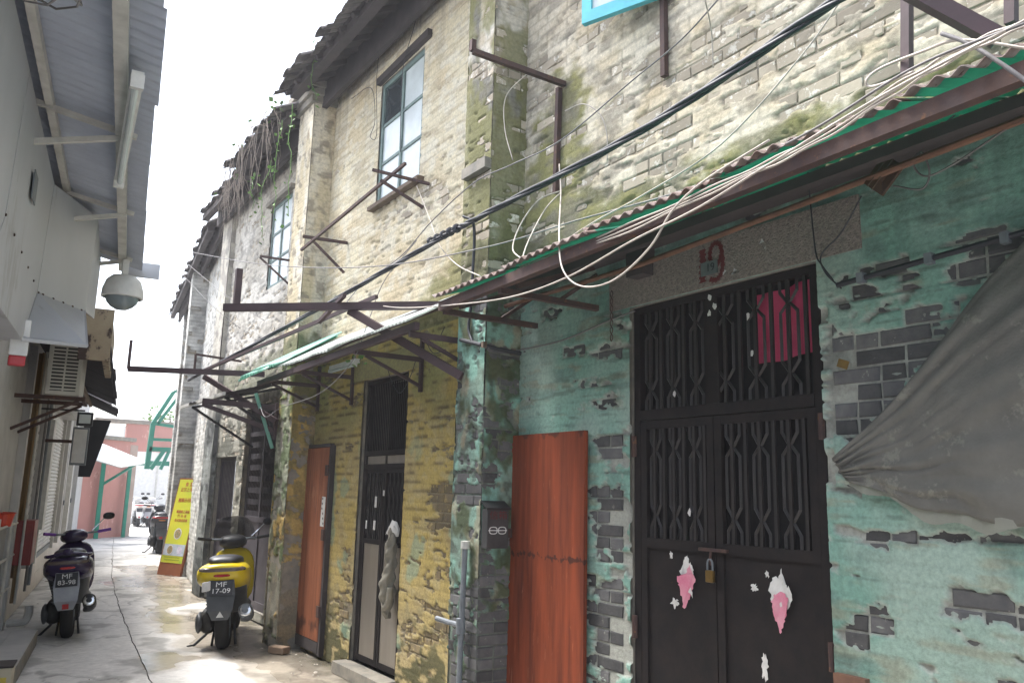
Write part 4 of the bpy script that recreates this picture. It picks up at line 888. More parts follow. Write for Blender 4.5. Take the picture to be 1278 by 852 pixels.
b = MB(); b.bar((2.25, 9.75, 2.62), (3.0, 9.3, 2.56), .05, .06); b.bar((2.25, 9.75, 2.58), (3.0, 9.28, 2.28), .04, .05); b.bar((2.96, 9.28, 2.2), (2.96, 9.28, 2.62), .04, .04, up=(1, 0, 0)); b.build('maroon_bracket', G['maroon'], a3)
# ------------------------------------------------------------------ cable arms on the pilasters
def arm(p_in, p_out, strut_a, strut_b, label, extra=(), name='cable_gantry'):
    t = empty(name, tuple(p_in), label, 'bracket', 'steel cable arms on the pilasters')
    MB().bar(p_in, p_out, .05, .06).build('arm', G['maroon'], t)
    if strut_a is not None: MB().bar(strut_a, strut_b, .05, .06).build('strut', G['maroon'], t)
    for (a, b_, r) in extra: MB().bar(a, b_, r, r).build('peg', G['maroon'], t)
    return t
i1, o1 = onz(548, 381, 3.1), onz(280, 384, 3.1); i1 = (2.96, 5.12, 3.1)
i1 = np.array(i1); o1 = np.array(o1)
arm(onz(560, 381, 3.1), o1, (2.94, 5.05, 2.48), np.array(onz(437, 388, 3.07)), 'maroon steel arm with diagonal strut on the pilaster between green and yellow house', [(onz(430, 368, 3.17), onz(398, 402, 3.03), .03), (np.array(o1) + [.08, -.05, .03], np.array(o1) + [.08, -.05, .33], .05)])
o2 = np.array(onz(160, 460, 2.95)); i2 = np.array(onz(330, 467, 2.95))
arm(i2, o2, (2.95, 9.22, 2.40), np.array(onz(255, 470, 2.93)), 'maroon steel arm with diagonal strut on the mossy pilaster', [(o2, o2 + [0, 0, .33], .03), (np.array(onz(250, 464, 2.98)), onx(470, 370, 2.75), .03)])
# rusty angle irons on the upper walls
def iron(label, segs, m='rust', r=.035):
    t = empty('angle_iron', tuple(segs[0][0]), label, 'bracket', 'rusty irons on the upper walls')
    for k, (a, b_) in enumerate(segs): MB().bar(a, b_, r, r).build('bar', G[m], t)
    return t
pe = np.array((3.24, 4.27, 4.51)); t = iron('slotted angle iron bracket reaching out from the pale wall with an upright below', [(pe, ony(590, 64, 4.4)), (ony(590, 64, 4.4), np.array(ony(590, 64, 4.4)) + [0, 0, .08]), ((3.225, 4.32, 4.5), (3.225, 4.34, 3.72))])
iron('short rusty upright iron fixed below the turquoise casement', [((3.225, 3.27, 4.13), (3.225, 3.27, 5.3))])
iron('crossed rusty irons in front of the tall green framed window', [((3.24, 6.28, 4.396), ony(465, 212, 6.6)), (onx(506, 204, 3.0), onx(376, 312, 2.75)), (ony(475, 225, 6.55), (3.24, 6.38, 4.2))], r=.026)
iron('rusty iron arm with thin brace below the cream pilaster', [((3.24, 8.15, 4.3), ony(378, 295, 8.3)), (ony(390, 300, 8.3), (3.2, 8.1, 3.95))], r=.03)
iron('small rusty iron arm beside the window of the vine hung house', [((3.34, 10.1, 4.55), (2.95, 10.4, 4.62)), ((2.95, 10.4, 4.6), (3.3, 10.1, 4.2))], r=.026)
iron('rusty iron frame on the wall of the vine hung house', [((3.34, 12.3, 3.5), (2.7, 12.4, 3.55)), ((2.7, 12.4, 3.55), (2.7, 12.4, 3.3))], r=.03)
# ------------------------------------------------------------------ cables
def cable(name, pts, r, m, label, group=None, n=10, wav=0.0):
    P = catmull(pts, n)
    if wav: P = [p + np.array([0, 0, wav * math.sin(i * .9)]) for i, p in enumerate(P)]
    b = MB(); b.tube(P, r * .58, 6); return b.build(name, G[m], smooth=True, label=label, cat='cable', group=group)
BP = [onx(1110, -30, 2.62), onx(1045, 0, 2.65), onx(800, 163, 2.78), onx(600, 270, 2.86), onx(545, 300, 2.84), onx(400, 384, 2.7), onx(248, 467, 2.5), onx(235, 474, 2.6)]
PB_ = catmull(BP, 14)
bun = empty('cable_bundle', tuple(BP[3]), 'thick black twisted cable bundle strung along the house fronts', 'cable')
for k in range(3):
    Q = []
    for i, p in enumerate(PB_): a = i * .55 + k * 2.09; Q.append(np.array(p) + np.array([math.sin(a) * .011, 0, math.cos(a) * .011]))
    MB().tube(Q, .012, 6).build('strand', G['cabblk'], bun, smooth=True)
for k in range(5):
    p = np.array(onx(570 - k * 8, 285 + k * 4, 2.85)); MB().lathe(p, (0, 1, -.1), [(-.02, .02), (-.01, .035), (.01, .035), (.02, .02)], 10).build('clamp', G['cabblk'], bun)
cable('black_conduit', [onx(578, 270, 2.86), onx(590, 277, 2.9), onx(592, 300, 2.92), onx(590, 340, 2.925), onx(588, 378, 2.925), onx(585, 410, 2.925), onx(590, 428, 2.92)], .019, 'cabblk', 'black pipe dropping from the cable bundle down the pilaster')
cable('cable', [onx(235, 314, 2.3), onx(330, 330, 2.45), onx(460, 333, 2.6), onx(600, 310, 2.75), onx(720, 275, 2.75), onx(860, 235, 2.6), onx(1000, 170, 2.42), onx(1140, 85, 2.35), onx(1290, 25, 2.3)], .008, 'cabgry', 'long grey cable crossing the whole row of houses')
cable('cable', [onx(455, 378, 2.7), onx(500, 384, 2.6), onx(570, 380, 2.45), onx(640, 370, 2.42), onx(710, 345, 2.42), onx(790, 300, 2.4), onx(870, 260, 2.4), onx(960, 205, 2.38), onx(1100, 120, 2.36), onx(1290, 20, 2.3)], .008, 'cabwht', 'pale cable running along the rusty edge of the green awning')
cable('cable', [onx(698, 205, 3.1), onx(700, 240, 3.0), onx(698, 290, 2.55), onx(702, 335, 2.42), onx(725, 357, 2.40), onx(765, 350, 2.40), onx(810, 310, 2.40), onx(840, 262, 2.41), onx(880, 225, 2.42), onx(960, 175, 2.4)], .0085, 'cabwht', 'pale cable drooping in a deep loop below the awning edge')
for k, dz in enumerate((0, 5, 9)):
    cable('cable', [onx(640, 335 + dz * .6, 2.6), onx(760, 290 + dz, 2.47), onx(900, 228 + dz * .8, 2.42), onx(1010, 175 + dz, 2.40), onx(1120, 105 + dz * 1.2, 2.38), onx(1200, 60 + dz, 2.36), onx(1290, 20 + dz, 2.33)], .0075, 'cabwht', 'thin pale cable in the bunch lying on the awning edge', 'pale cables on the awning edge', wav=.004 * (k - 1))
cable('cable', [onx(1060, -15, 3.1), onx(1000, 70, 3.05), onx(900, 180, 2.9), onx(800, 245, 2.7), onx(745, 275, 2.55), onx(690, 310, 2.47)], .007, 'cabwht', 'thin beige cable hanging diagonally down the limewashed upper wall')
cable('cable', [onx(905, -10, 3.1), onx(850, 50, 3.12), onx(790, 100, 3.15), onx(700, 175, 3.0), onx(640, 205, 2.9), onx(592, 228, 2.9), onx(540, 275, 2.9), onx(500, 320, 2.9), onx(455, 352, 2.9), onx(430, 380, 2.7)], .008, 'cabgry', 'dark thin cable climbing across the upper wall above the bundle')
cable('cable', [onx(880, 0, 3.0), onx(888, 40, 3.15), onx(890, 85, 3.22)], .007, 'cabwht', 'short pale cable hanging down the upper wall near the upright iron')
cable('cable', [(3.23, 4.25, 4.3), onx(728, 130, 3.2), onx(748, 142, 3.2), onx(757, 165, 3.22), onx(758, 200, 3.23)], .007, 'cabwht', 'bent pale cable beside the slotted angle iron')
cable('cable', [onx(700, 238, 3.05), onx(672, 250, 2.9), onx(650, 280, 2.8), onx(640, 310, 2.7), onx(652, 324, 2.6)], .008, 'cabwht', 'pale cable looping left from the wall junction to the awning')
cable('cable', [onx(700, 240, 3.05), onx(680, 262, 2.9), onx(660, 300, 2.7), onx(650, 328, 2.55)], .008, 'cabwht', 'second pale cable falling from the wall junction to the awning')
cable('cable', [onx(660, 90, 3.0), onx(632, 120, 2.95), onx(630, 160, 2.94), onx(640, 200, 2.94)], .006, 'cabwht', 'thin white wire hanging from the slotted angle iron')
cable('cable', [onx(520, 232, 3.15), onx(535, 270, 3.0), onx(548, 305, 2.9), onx(570, 330, 2.85), onx(600, 345, 2.7)], .008, 'cabwht', 'pale cable sagging from the crossed irons to the awning corner')
cable('cable', [onx(325, 508, 2.45), onx(332, 520, 2.45), onx(352, 508, 2.6), onx(400, 490, 2.6), onx(440, 450, 2.6), onx(460, 400, 2.7), onx(480, 350, 2.85), onx(520, 300, 2.95)], .006, 'cabgry', 'thin grey wire drooping under the mint sheets')
cable('cable', [onx(632, 440, 3.2), onx(700, 425, 3.22), onx(760, 400, 3.22), onx(792, 388, 3.22)], .010, 'cabgry', 'slack grey cable pinned along the green wall to the gate lintel')
cable('cable', [onx(1008, 212, 3.15), onx(1012, 260, 3.2), onx(1018, 315, 3.2), onx(1025, 330, 3.2), onx(1040, 350, 3.2)], .006, 'cabblk', 'thin black wire hanging down the roughcast lintel')
cable('cable', [onx(1075, 245, 3.15), onx(1050, 290, 3.2), onx(1025, 318, 3.21), onx(1030, 340, 3.21), onx(1050, 360, 3.21)], .006, 'cabblk', 'thin black wire slanting from the brown board to the gate corner')
cable('cable', [onx(1060, 205, 3.12), onx(1090, 205, 3.15), onx(1130, 190, 3.15), onx(1150, 178, 3.15), onx(1220, 120, 3.15)], .006, 'cabblk', 'black wire threaded behind the brown board under the awning')
cable('cable', [onx(1115, 232, 3.12), onx(1150, 236, 3.1), onx(1160, 215, 3.1), onx(1150, 190, 3.1), onx(1140, 205, 3.1), onx(1155, 220, 3.1), onx(1190, 205, 3.1), onx(1250, 165, 3.1), onx(1290, 140, 3.1)], .007, 'cabgry', 'coiled grey wire beside the brown board')
cable('cable', [onx(1140, 90, 2.4), onx(1090, 108, 2.5), onx(1082, 100, 2.5), onx(1100, 85, 2.5), onx(1150, 65, 2.45), onx(1200, 50, 2.4), onx(1290, 62, 2.4)], .009, 'cabwht', 'thick pale cable hooked over the awning end')
cable('cable', [onx(1175, 42, 2.4), onx(1210, 55, 2.4), onx(1250, 80, 2.4), onx(1290, 108, 2.4)], .013, 'cabgry', 'stiff grey cable end sticking out over the awning sheet')
for k, (a, c) in enumerate((((235, 330), (330, 400)), ((230, 345), (300, 410)))):
    cable('cable', [onx(*a, 2.5), onx((a[0] + c[0]) / 2, (a[1] + c[1]) / 2 + 4, 2.7), onx(*c, 3.0)], .006, 'cabgry', 'thin wire slanting down to the vine hung house', 'thin wires to the vine hung house')
cable('cable', [onx(160, 460, 1.6), onx(130, 430, 1.2), onx(135, 380, 1.1)], .004, 'cabgry', 'thin wire from the arm tip to the roofs opposite') if False else None
cable('cable', [(3.2, 8.2, 6.0), onx(463, 110, 3.18), onx(468, 150, 3.2), onx(462, 170, 3.2), onx(470, 168, 3.2), onx(470, 100, 3.2), onx(475, 50, 3.1)], .006, 'cabblk', 'black wire loop dangling from the eaves left of the tall window')
cable('cable', [onx(525, 0, 3.1), onx(515, 40, 3.15), onx(503, 85, 3.2), onx(500, 150, 3.22), onx(500, 190, 3.22)], .006, 'cabblk', 'black wire hanging down past the tall green framed window')
cable('cable', [onx(520, 446, 3.2), onx(512, 470, 3.2), onx(500, 490, 3.2), onx(490, 478, 3.2), onx(482, 455, 3.2)], .006, 'cabblk', 'black wire drooping on the yellow wall beside the grille door top')
cable('cable', [onx(555, 408, 3.05), onx(545, 425, 3.1), onx(530, 418, 3.1), onx(540, 440, 3.1), onx(556, 436, 3.1)], .006, 'cabblk', 'curled black wire in the corner under the translucent awning')
# conduit on the right, brown board, tarp, pipes
cd = empty('conduit', (3.2, 1.8, 2.6), 'black conduit held by clips across the green wall beside the netting', 'conduit')
MB().tube([onx(1300, 284, 3.2), onx(1160, 323, 3.2), onx(1045, 356, 3.2)], .013, 8).build('tube', G['cabblk'], cd)
for px, py in ((1255, 297), (1160, 323), (1075, 347)): p = onx(px, py, 3.195); MB().box(p, (.035, .03, .045)).build('clip', G['galv'], cd)
bd = empty('brown_board', onx(1102, 218, 3.12), 'small brown wooden board hung diagonally beneath the awning by wires', 'board')
q = [np.array(onx(px, py, 3.14 - .02 * k)) for k, (px, py) in enumerate(((1103, 192), (1127, 207), (1100, 244), (1078, 229)))]
MB().prism(q, 0, 0, (.015, 0, 0)).build('panel', G['boardw'], bd)
for f in (.3, .55): a_, c_ = q[0] + (q[1] - q[0]) * f, q[3] + (q[2] - q[3]) * f; MB().tube([a_ + [-.012, 0, 0], c_ + [-.012, 0, 0]], .003, 4).build('groove_strip', G['wood'], bd)
# grey netting pinned to the wall
nu_, nv_ = 60, 46; b = MB(); TL = [(1278 + 40, 268), (1240, 345), (1178, 425), (1110, 510), (1043, 572)]; BL = [(1330, 650), (1262, 652), (1190, 642), (1120, 622), (1060, 598)]
tl = [np.array(onx(*p, 3.2)) for p in TL]; bl = [np.array(onx(*p, 3.2)) for p in BL]
tl[0] = np.array([3.2, 1.05, 2.86]); bl[0] = np.array([3.2, 1.15, 1.56])
T_ = catmull(tl, 20); B_ = catmull(bl, 20); T_ = [T_[int(i * (len(T_) - 1) / (nu_ - 1))] for i in range(nu_)]; B_ = [B_[int(i * (len(B_) - 1) / (nu_ - 1))] for i in range(nu_)]
vs = []
for i in range(nu_):
    for j in range(nv_):
        s = i / (nu_ - 1); t = j / (nv_ - 1); p = T_[i] * (1 - t) + B_[i] * t
        fold = .035 * (vn(np.array([t * 6.0]), np.array([s * 1.1]), 8)[0] - .3) * (1 - .5 * s) + .03 * (vn(np.array([t * 15.0 + s * 2]), np.array([s * 2.0]), 9)[0] - .5) + .016 * (vn(np.array([t * 34.0 + s * 3]), np.array([s * 4.0]), 19)[0] - .5) + .03 * math.sin(math.pi * t) * (1 - s) + .012 * math.sin(s * 16 + t * 3) * t ** 2 + .008 * (vn(np.array([t * 9.0]), np.array([s * 14.0]), 12)[0])
        p = p + np.array([-.012 - abs(fold), 0, .010 * math.sin(s * 17) * t]); vs.append(p)
b.add(vs, [(i * nv_ + j, (i + 1) * nv_ + j, (i + 1) * nv_ + j + 1, i * nv_ + j + 1) for i in range(nu_ - 1) for j in range(nv_ - 1)])
tp = b.build('netting_sheet', G['tarp'], smooth=True, label='grey netting sheet draped diagonally over the peeling green wall', cat='netting')

hb2 = MB(); hv = []
for i in range(nu_):
    for j in range(5):
        t = j / 4; p = vs[i * nv_ + nv_ - 3]; s = i / (nu_ - 1); hv.append(np.array(p) + np.array([.008 + .006 * math.sin(s * 40), 0, -(.03 + .05 * math.sin(math.pi * min(1, s * 1.15)) ** 2 + .012 * math.sin(s * 23)) * t]))
hb2.add(hv, [(i * 5 + j, (i + 1) * 5 + j, (i + 1) * 5 + j + 1, i * 5 + j + 1) for i in range(nu_ - 1) for j in range(4)]); hb2.build('hem', G['hem'], tp, smooth=True)
md = tp.modifiers.new('thick', 'SOLIDIFY'); md.thickness = .003
b = MB(); c = np.array(onx(1043, 572, 3.2)); b.tube([c + [0, 0, .02], c + [-.02, .02, -.03], c + [-.01, .01, -.1], c + [-.01, -.02, -.14]], [.02, .03, .025, .01], 7); b.build('netting_knot', G['tarp'], tp) if False else None
pv = empty('drain_pipe', (2.9, 4.87, 0), 'grey plastic drain pipe with side branch at the foot of the pilaster', 'drain pipe')
MB().tube([(2.905, 4.90, 0), (2.905, 4.895, .6), (2.905, 4.875, 1.32)], .019, 10).build('riser', G['galv'], pv)
MB().tube([onx(545, 771, 2.88), onx(560, 776, 2.9), (2.905, 4.9, .795)], .018, 10).build('branch', G['galv'], pv)
MB().lathe((2.905, 4.9, .74), (0, 0, 1), [(0, .024), (.004, .031), (.1, .031), (.104, .024)], 12).build('tee', G['galv'], pv)
MB().lathe((2.905, 4.875, 1.29), (0, 0, 1), [(0, .024), (.004, .03), (.05, .03), (.054, .0)], 12).build('cap', G['pvc'], pv)
hc = empty('wall_conduit', (3.0, 4.7, 2.5), 'black pipe clipped across the pilaster below the green awning', 'conduit')
MB().tube([onx(575, 424, 2.92), onx(600, 430, 2.92), onx(622, 436, 3.05), onx(650, 441, 3.22)], .015, 8).build('tube', G['cabblk'], hc)
for px, py, X in ((604, 430, 2.91), (640, 439, 3.17)): MB().box(onx(px, py, X), (.03, .03, .04)).build('clip', G['wood'], hc)
ch = MB()
for k in range(7): p = np.array((3.2, 3.72, 2.9 - k * .045)); ch.tube(catmull([p, p + [.0, .012, -.02], p + [0, 0, -.045], p + [0, -.012, -.02], p], 4), .004, 4)
ch.build('hanging_chain', G['rust'], label='short rusty chain hanging from the awning bracket over the green wall', cat='chain')
b = MB(); b.rng((2.93, 2.97), (5.06, 5.13), (2.3, 2.62)); b.build('strut_pad', G['core'], green) if False else None
# ------------------------------------------------------------------ left side: low shop row with its own awnings
wallL = mat('grey_painted_render', (.48, .475, .46), (.38, .375, .37), 3, .85, bump=.3, c3=(.2, .19, .18), t3=.64)
metalL = mat('pale_grey_sheet_metal', (.45, .46, .48), (.40, .41, .43), 2, .5, .1, bump=.05, c3=(.34, .34, .34), t3=.6, s3=3, stretch=(1, 1, .35))
roofL = mat('glare_blue_corrugated_sheet', (.48, .52, .60), (.40, .43, .51), 2.5, .55, .1, bump=.1)  # bluish tint paints the glare into the pale sheet
tileL = mat('beige_wall_tile', (.42, .37, .30), (.36, .31, .25), 6, .4, bump=.05, rand=.08)
brownL = mat('brown_glazed_tile', (.05, .028, .022), (.035, .022, .02), 6, .3, bump=.05)
woodL = mat('worn_ochre_wood', (.3, .2, .1), (.2, .14, .08), 4, .8, stretch=(5, 5, .6))
def lbox(b, s, d, z, ch=0): # ranges in the left facade frame
    return b.obox(LP((s[0] + s[1]) / 2, (d[0] + d[1]) / 2, (z[0] + z[1]) / 2), LE, LN, (0, 0, 1), (abs(s[1] - s[0]), abs(d[1] - d[0]), abs(z[1] - z[0])), ch)
def lb(s, d, z, name, m, parent, ch=0, **k): return lbox(MB(), s, d, z, ch).build(name, m, parent, **k)
sh = empty('shop_row', tuple(LP(10, 0, 0)), 'low grey shop row with roller shutter and tiled base opposite the old houses', 'building')
lb((-6, 28), (-4, 0), (0, 3.45), 'wall', wallL, sh)
lb((-6, 28), (-4, -.02), (3.451, 4.6), 'added_upper_wall', wallL, sh)  # unseen upper storey, added to cut sky light on the houses opposite
for k in range(28):
    for r in range(2):
        s = 11.0 + .42 * k + (.21 if r else 0); lb((s + .004, s + .416), (.001, .013), (.02 + .26 * r, .275 + .26 * r), 'tile', tileL, sh)
# roller shutter
rs_ = lb((14.2, 17.4), (.001, .03), (.52, .60), 'roller_shutter', G['galv'], sh)
b = MB()
n = 36
for k in range(n):
    z = .6 + k * (2.75 - .6) / n; h = (2.75 - .6) / n; P = [(0.006, z), (.026, z + h * .3), (.026, z + h * .7), (.006, z + h)]
    for i in range(3): b.add([LP(14.25, P[i][0], P[i][1]), LP(17.35, P[i][0], P[i][1]), LP(17.35, P[i + 1][0], P[i + 1][1]), LP(14.25, P[i + 1][0], P[i + 1][1])], [(0, 1, 2, 3)])
tag(b.build('shutter_slats', mat('grey_shutter', (.55, .55, .54), (.45, .45, .45), 3, .5, .1), rs_), kind='stuff')
for s in (14.15, 17.38): lb((s, s + .09), (.002, .07), (.5, 2.8), 'guide_rail', G['pvc'], sh)
lb((14.1, 17.5), (.002, .22), (2.8, 3.1), 'shutter_box', wallL, sh)
lb((13.7, 14.1), (.001, .14), (1.0, 2.55), 'pale_post', G['pvc'], sh)
for s, m_ in ((12.9, wallL), (18.2, wallL), (20.6, G['pvc']), (23, wallL)): lb((s, s + .3), (.001, .09), (.54, 3.2), 'wall_pier', m_, sh)
for s in (18.8, 21.3): o = lb((s, s + .9), (.001, .03), (.56, 2.5), 'door', iron3, sh); lb((s + .78, s + .83), (.031, .06), (1.2, 1.3), 'handle', G['galv'], o)
for k in range(9): lb((11.15, 11.42), (.001, .05), (.9 + k * .25, 1.13 + k * .25), 'tile', brownL, sh)
lb((11.5, 11.62), (.001, .08), (.56, 3.2), 'door_post', woodL, sh); lb((10.95, 11.1), (.001, .08), (.0, 3.2), 'door_post', wallL, sh)
lb((11.7, 12.75), (.001, .03), (.56, 2.6), 'slatted_door', G['pvc'], sh)
for k in range(16): lb((11.75, 12.7), (.031, .045), (.7 + k * .115, .78 + k * .115), 'slat', wallL, sh)
lb((7.5, 11), (.001, .012), (0, .52), 'tile', tileL, sh)
# sheet metal enclosure under the near awning
enc = empty('sheet_metal_enclosure', tuple(LP(5, 0, 2.5)), 'large pale grey riveted sheet metal casing under the near shop awning', 'casing')
P1, P2, P3_ = LP(-2, .5, 3.78), LP(6.3, .5, 3.66), LP(6.95, .75, 3.66); Q1, Q2, Q3 = LP(-2, .5, 2.95), LP(6.15, .5, 2.87), LP(6.83, .75, 2.9); R1, R2, R3 = LP(-2, .5, 2.5), LP(5.72, .5, 2.49), LP(5.9, .84, 2.51)
def panel(pts, name='panel', t=.012):
    b = MB(); p = [np.array(q, float) for q in pts]; nn = np.cross(p[1] - p[0], p[2] - p[0]); nn /= np.linalg.norm(nn); b.prism(p, 0, 0, nn * t); return b.build(name, metalL, enc)
for k in range(5):
    a0, a1 = k / 5, (k + 1) / 5 - .002; panel([P1 + (P2 - P1) * a0, P1 + (P2 - P1) * a1, Q1 + (Q2 - Q1) * a1, Q1 + (Q2 - Q1) * a0])
    S1, S2 = LP(-2, 0, 2.52), LP(5.6, 0, 2.52); panel([Q1 + (Q2 - Q1) * a0, Q1 + (Q2 - Q1) * a1, R1 + (R2 - R1) * a1, R1 + (R2 - R1) * a0]); panel([R1 + (R2 - R1) * a0, R1 + (R2 - R1) * a1, S1 + (S2 - S1) * a1, S1 + (S2 - S1) * a0], 'soffit')
panel([P2, P3_, Q3, Q2]); panel([Q2, Q3, R3, R2]); panel([P3_, LP(8.3, .74, 3.66), LP(8.3, .74, 3.12), Q3]); panel([Q3, LP(7.0, 0, 2.9), LP(6.0, 0, 2.51), R3])
panel([R2, R3, LP(6.0, 0, 2.51), LP(5.6, 0, 2.52)], 'soffit')
b = MB()
for t in np.linspace(.55, 1, 12): b.lathe(Q1 + (Q2 - Q1) * t + LN * .004, LN, [(0, .008), (.006, .007), (.008, 0)], 6)
for t in np.linspace(.1, .9, 5): b.lathe(Q2 + (Q3 - Q2) * t - LE * .004, -LE, [(0, .009), (.008, .007), (.01, 0)], 6)
tag(b.build('rivets', G['rust'], enc), kind='stuff')
p = (P1 * .12 + P2 * .88 + Q1 * .12 + Q2 * .88) / 2; MB().obox(p + LN * .016, LE, LN, (0, 0, 1), (.16, .006, .16)).build('vent_plate', G['galv'], enc)
# near awning of the shops
na = empty('shop_awning', tuple(LP(4, .5, 3.7)), 'pale corrugated shop awning with a fluorescent tube seen from below', 'awning')
def zroof(d): return 3.86 - (d - .2) * .24
def lcorr(s0, s1, d0, d1, z0, z1, name, m, parent, per=.09, amp=.012):
    n = int((s1 - s0) / per * 6) + 2; b = MB(); vs = []
    for t in (0, 1):
        for i in range(n): s = s0 + (s1 - s0) * i / (n - 1); vs.append(LP(s, d0 + (d1 - d0) * t, z0 + (z1 - z0) * t + amp * math.sin(2 * math.pi * s / per)))
    fs = [(i, i + 1, n + i + 1, n + i) for i in range(n - 1)]; b.add(vs, fs); b.add([v + np.array([0, 0, .005]) for v in vs], [f[::-1] for f in fs]); return b.build(name, m, parent, smooth=True)
for k in range(11): s = -2 + .95 * k; lcorr(s, s + .97, -.3, 1.09 + random.uniform(-.015, .015), zroof(-.3) + .004 * (k % 2), zroof(1.06) + .004 * (k % 2), 'corrugated_sheet', roofL, na)
MB().obox(LP(3.3, .92, zroof(.92) - .05), LE, LN, (0, 0, 1), (10.2, .06, .06)).build('purlin', G['pvc'], na)
MB().obox(LP(3.3, .55, zroof(.55) - .04), LE, LN, (0, 0, 1), (10.2, .04, .05)).build('purlin', G['pvc'], na)
for s in (1.5, 3.4, 5.1, 6.6, 8.0):
    b = MB(); b.bar(LP(s, .45, zroof(.45) - .32), LP(s, .95, zroof(.95) - .07), .028, .03); b.bar(LP(s, .45, zroof(.45) - .07), LP(s, 1.0, zroof(1.0) - .045), .028, .03); b.build('bracket', G['pvc'], na)
ft = empty('shop_fluorescent_lamp', tuple(LP(6, .93, 3.55)), 'long fluorescent batten fixed under the shop awning', 'light fitting')
t0, t1 = np.array(onz(172, 95, 3.56)), np.array(onz(149, 222, 3.56)); MB().bar(t0, t1, .055, .05).build('housing', G['white'], ft); MB().tube([t0 + [.0, .04, -.04], t1 + [0, -.04, -.04]], .016, 10).build('tube', G['panew'], ft)
for q in (t0, t1): MB().box(q + [0, 0, -.03], (.06, .03, .07)).build('lamp_holder', G['white'], ft)
b = MB(); c0 = np.array(LP(3.4, .7, 3.55)); b.tube([c0 + [.12 * math.sin(i * .7) , .1 * math.cos(i * 1.1) + .01 * i, .04 * math.sin(i * 1.7)] for i in range(24)], .005, 5); b.build('tangled_wire', G['cabgry'], label='tangle of thin wire wound on the shop awning bracket', cat='wire')
# small sign plate and dome camera
sp = lb((8.5, 8.54), (.96, 1.24), (3.60, 3.74), 'end_plate', metalL, na)
dc = empty('dome_camera', tuple(onz(152, 365, 3.3)), 'white dome security camera hanging at the end of the shop awning', 'camera')
c0 = np.array(onz(153, 366, 3.3)); b = MB(); b.lathe(c0 + [0, 0, .16], (0, 0, -1), [(0, .03), (.01, .1), (.05, .14), (.13, .165), (.2, .17), (.205, .15)], 24); b.build('housing', G['white'], dc, smooth='auto')
b = MB(); b.lathe(c0 + [0, 0, -.04], (0, 0, -1), [(0, .135), (.04, .125), (.08, .09), (.105, .045), (.11, 0)], 20); b.build('dome', mat('smoked_dome', (.25, .3, .33), None, 3, .1, bump=0), dc, smooth=True)
MB().bar(c0 + [0, 0, .16], c0 + [0, 0, .3], .05, .05, up=(1, 0, 0)).build('mount', G['white'], dc)
# next awning, dark, with mottled fascia
fa = empty('mottled_fascia', tuple(LP(9, .7, 3.1)), 'mottled brown and cream fascia panel behind the dome camera', 'fascia')
mot = mat('peeling_brown_paint', (.38, .32, .22), (.26, .2, .14), 3, .8, c3=(.05, .03, .025), t3=.54, s3=5, stretch=(1, 1, .6))
lb((9.0, 9.06), (.6, .88), (2.84, 3.35), 'panel', mot, fa); lb((9.061, 11.0), (.8, .86), (2.9, 3.35), 'panel', mot, fa)
da = empty('ragged_dark_awning', tuple(LP(14, .6, 3.1)), 'ragged dark corrugated awning above the air conditioner', 'awning')
for k in range(10): s = 9.3 + .95 * k; lcorr(s, s + .97, -.1, .86 + random.uniform(-.06, .05), 3.42, 3.02 + random.uniform(-.02, .02), 'corrugated_sheet', G['sheetdark'], da, per=.13, amp=.02)
for k in range(26): s = 9.3 + .36 * k; p = LP(s, .86, 3.0); MB().prism([p, p + LE * random.uniform(.08, .2), p + LE * .1 - np.array([0, 0, random.uniform(.03, .12)])], 0, 0, LN * .004).build('ragged_edge', G['sheetdark'], da)
MB().bar(LP(9.5, .4, 3.13), LP(18, .4, 3.13), .05, .05).build('purlin', G['wood'], da)
# air conditioner on a bracket
ac = empty('air_conditioner', tuple(LP(10.3, .45, 2.55)), 'dusty air conditioner outdoor unit on a steel bracket', 'air conditioner')
acm = mat('dusty_white_casing', (.55, .54, .5), (.42, .41, .38), 5, .6); lb((10.05, 10.85), (.27, .6), (2.58, 3.2), 'casing', acm, ac, .012)
lb((10.043, 10.05), (.3, .575), (2.62, 3.16), 'grille_back', G['black'], ac)
for k in range(14): z = 2.63 + k * .038; lb((10.03, 10.046), (.3, .57), (z, z + .017), 'louvre', acm, ac)
for d in (.3, .43, .56): lb((10.026, 10.042), (d, d + .016), (2.62, 3.16), 'grille_bar', acm, ac)
for s in (10.1, 10.75):
    b = MB(); b.bar(LP(s, 0, 2.55), LP(s, .66, 2.55), .04, .04); b.bar(LP(s, 0, 2.2), LP(s, .6, 2.53), .03, .03); b.build('bracket', G['rust'], ac)
MB().bar(LP(10.05, .64, 2.55), LP(10.85, .64, 2.55), .03, .04).build('bracket_rail', G['rust'], ac)
fld = empty('flood_light', tuple(LP(11.7, .6, 2.35)), 'small black flood light under the air conditioner bracket', 'flood light')
lb((11.66, 11.74), (.52, .70), (2.36, 2.53), 'housing', G['black'], fld, .008); lb((11.652, 11.66), (.545, .675), (2.39, 2.50), 'lens', G['panew'], fld); MB().bar(LP(11.72, .1, 2.55), LP(11.72, .6, 2.55), .02, .02).build('arm', G['black'], fld)
lbx = empty('light_box_sign', tuple(LP(13, .5, 1.9)), 'white projecting light box sign with an aluminium frame beyond the flood light', 'sign')
lb((13.0, 13.14), (.42, .62), (1.9, 2.42), 'frame', G['galv'], lbx, .006); lb((12.99, 13.0), (.44, .60), (1.93, 2.39), 'face', G['white'], lbx); lb((13.02, 13.1), (0, .42), (2.2, 2.24), 'arm', G['rust'], lbx)
blk = empty('black_banner', tuple(LP(14.5, .55, 1.7)), 'black slanted banner sign hanging from the ragged awning', 'sign'); MB().prism([LP(14, .5, 2.6), LP(14.0, .86, 2.6), LP(14, .66, 1.75), LP(14, .5, 1.75)], 0, 0, LE * .06).build('face', G['black'], blk)
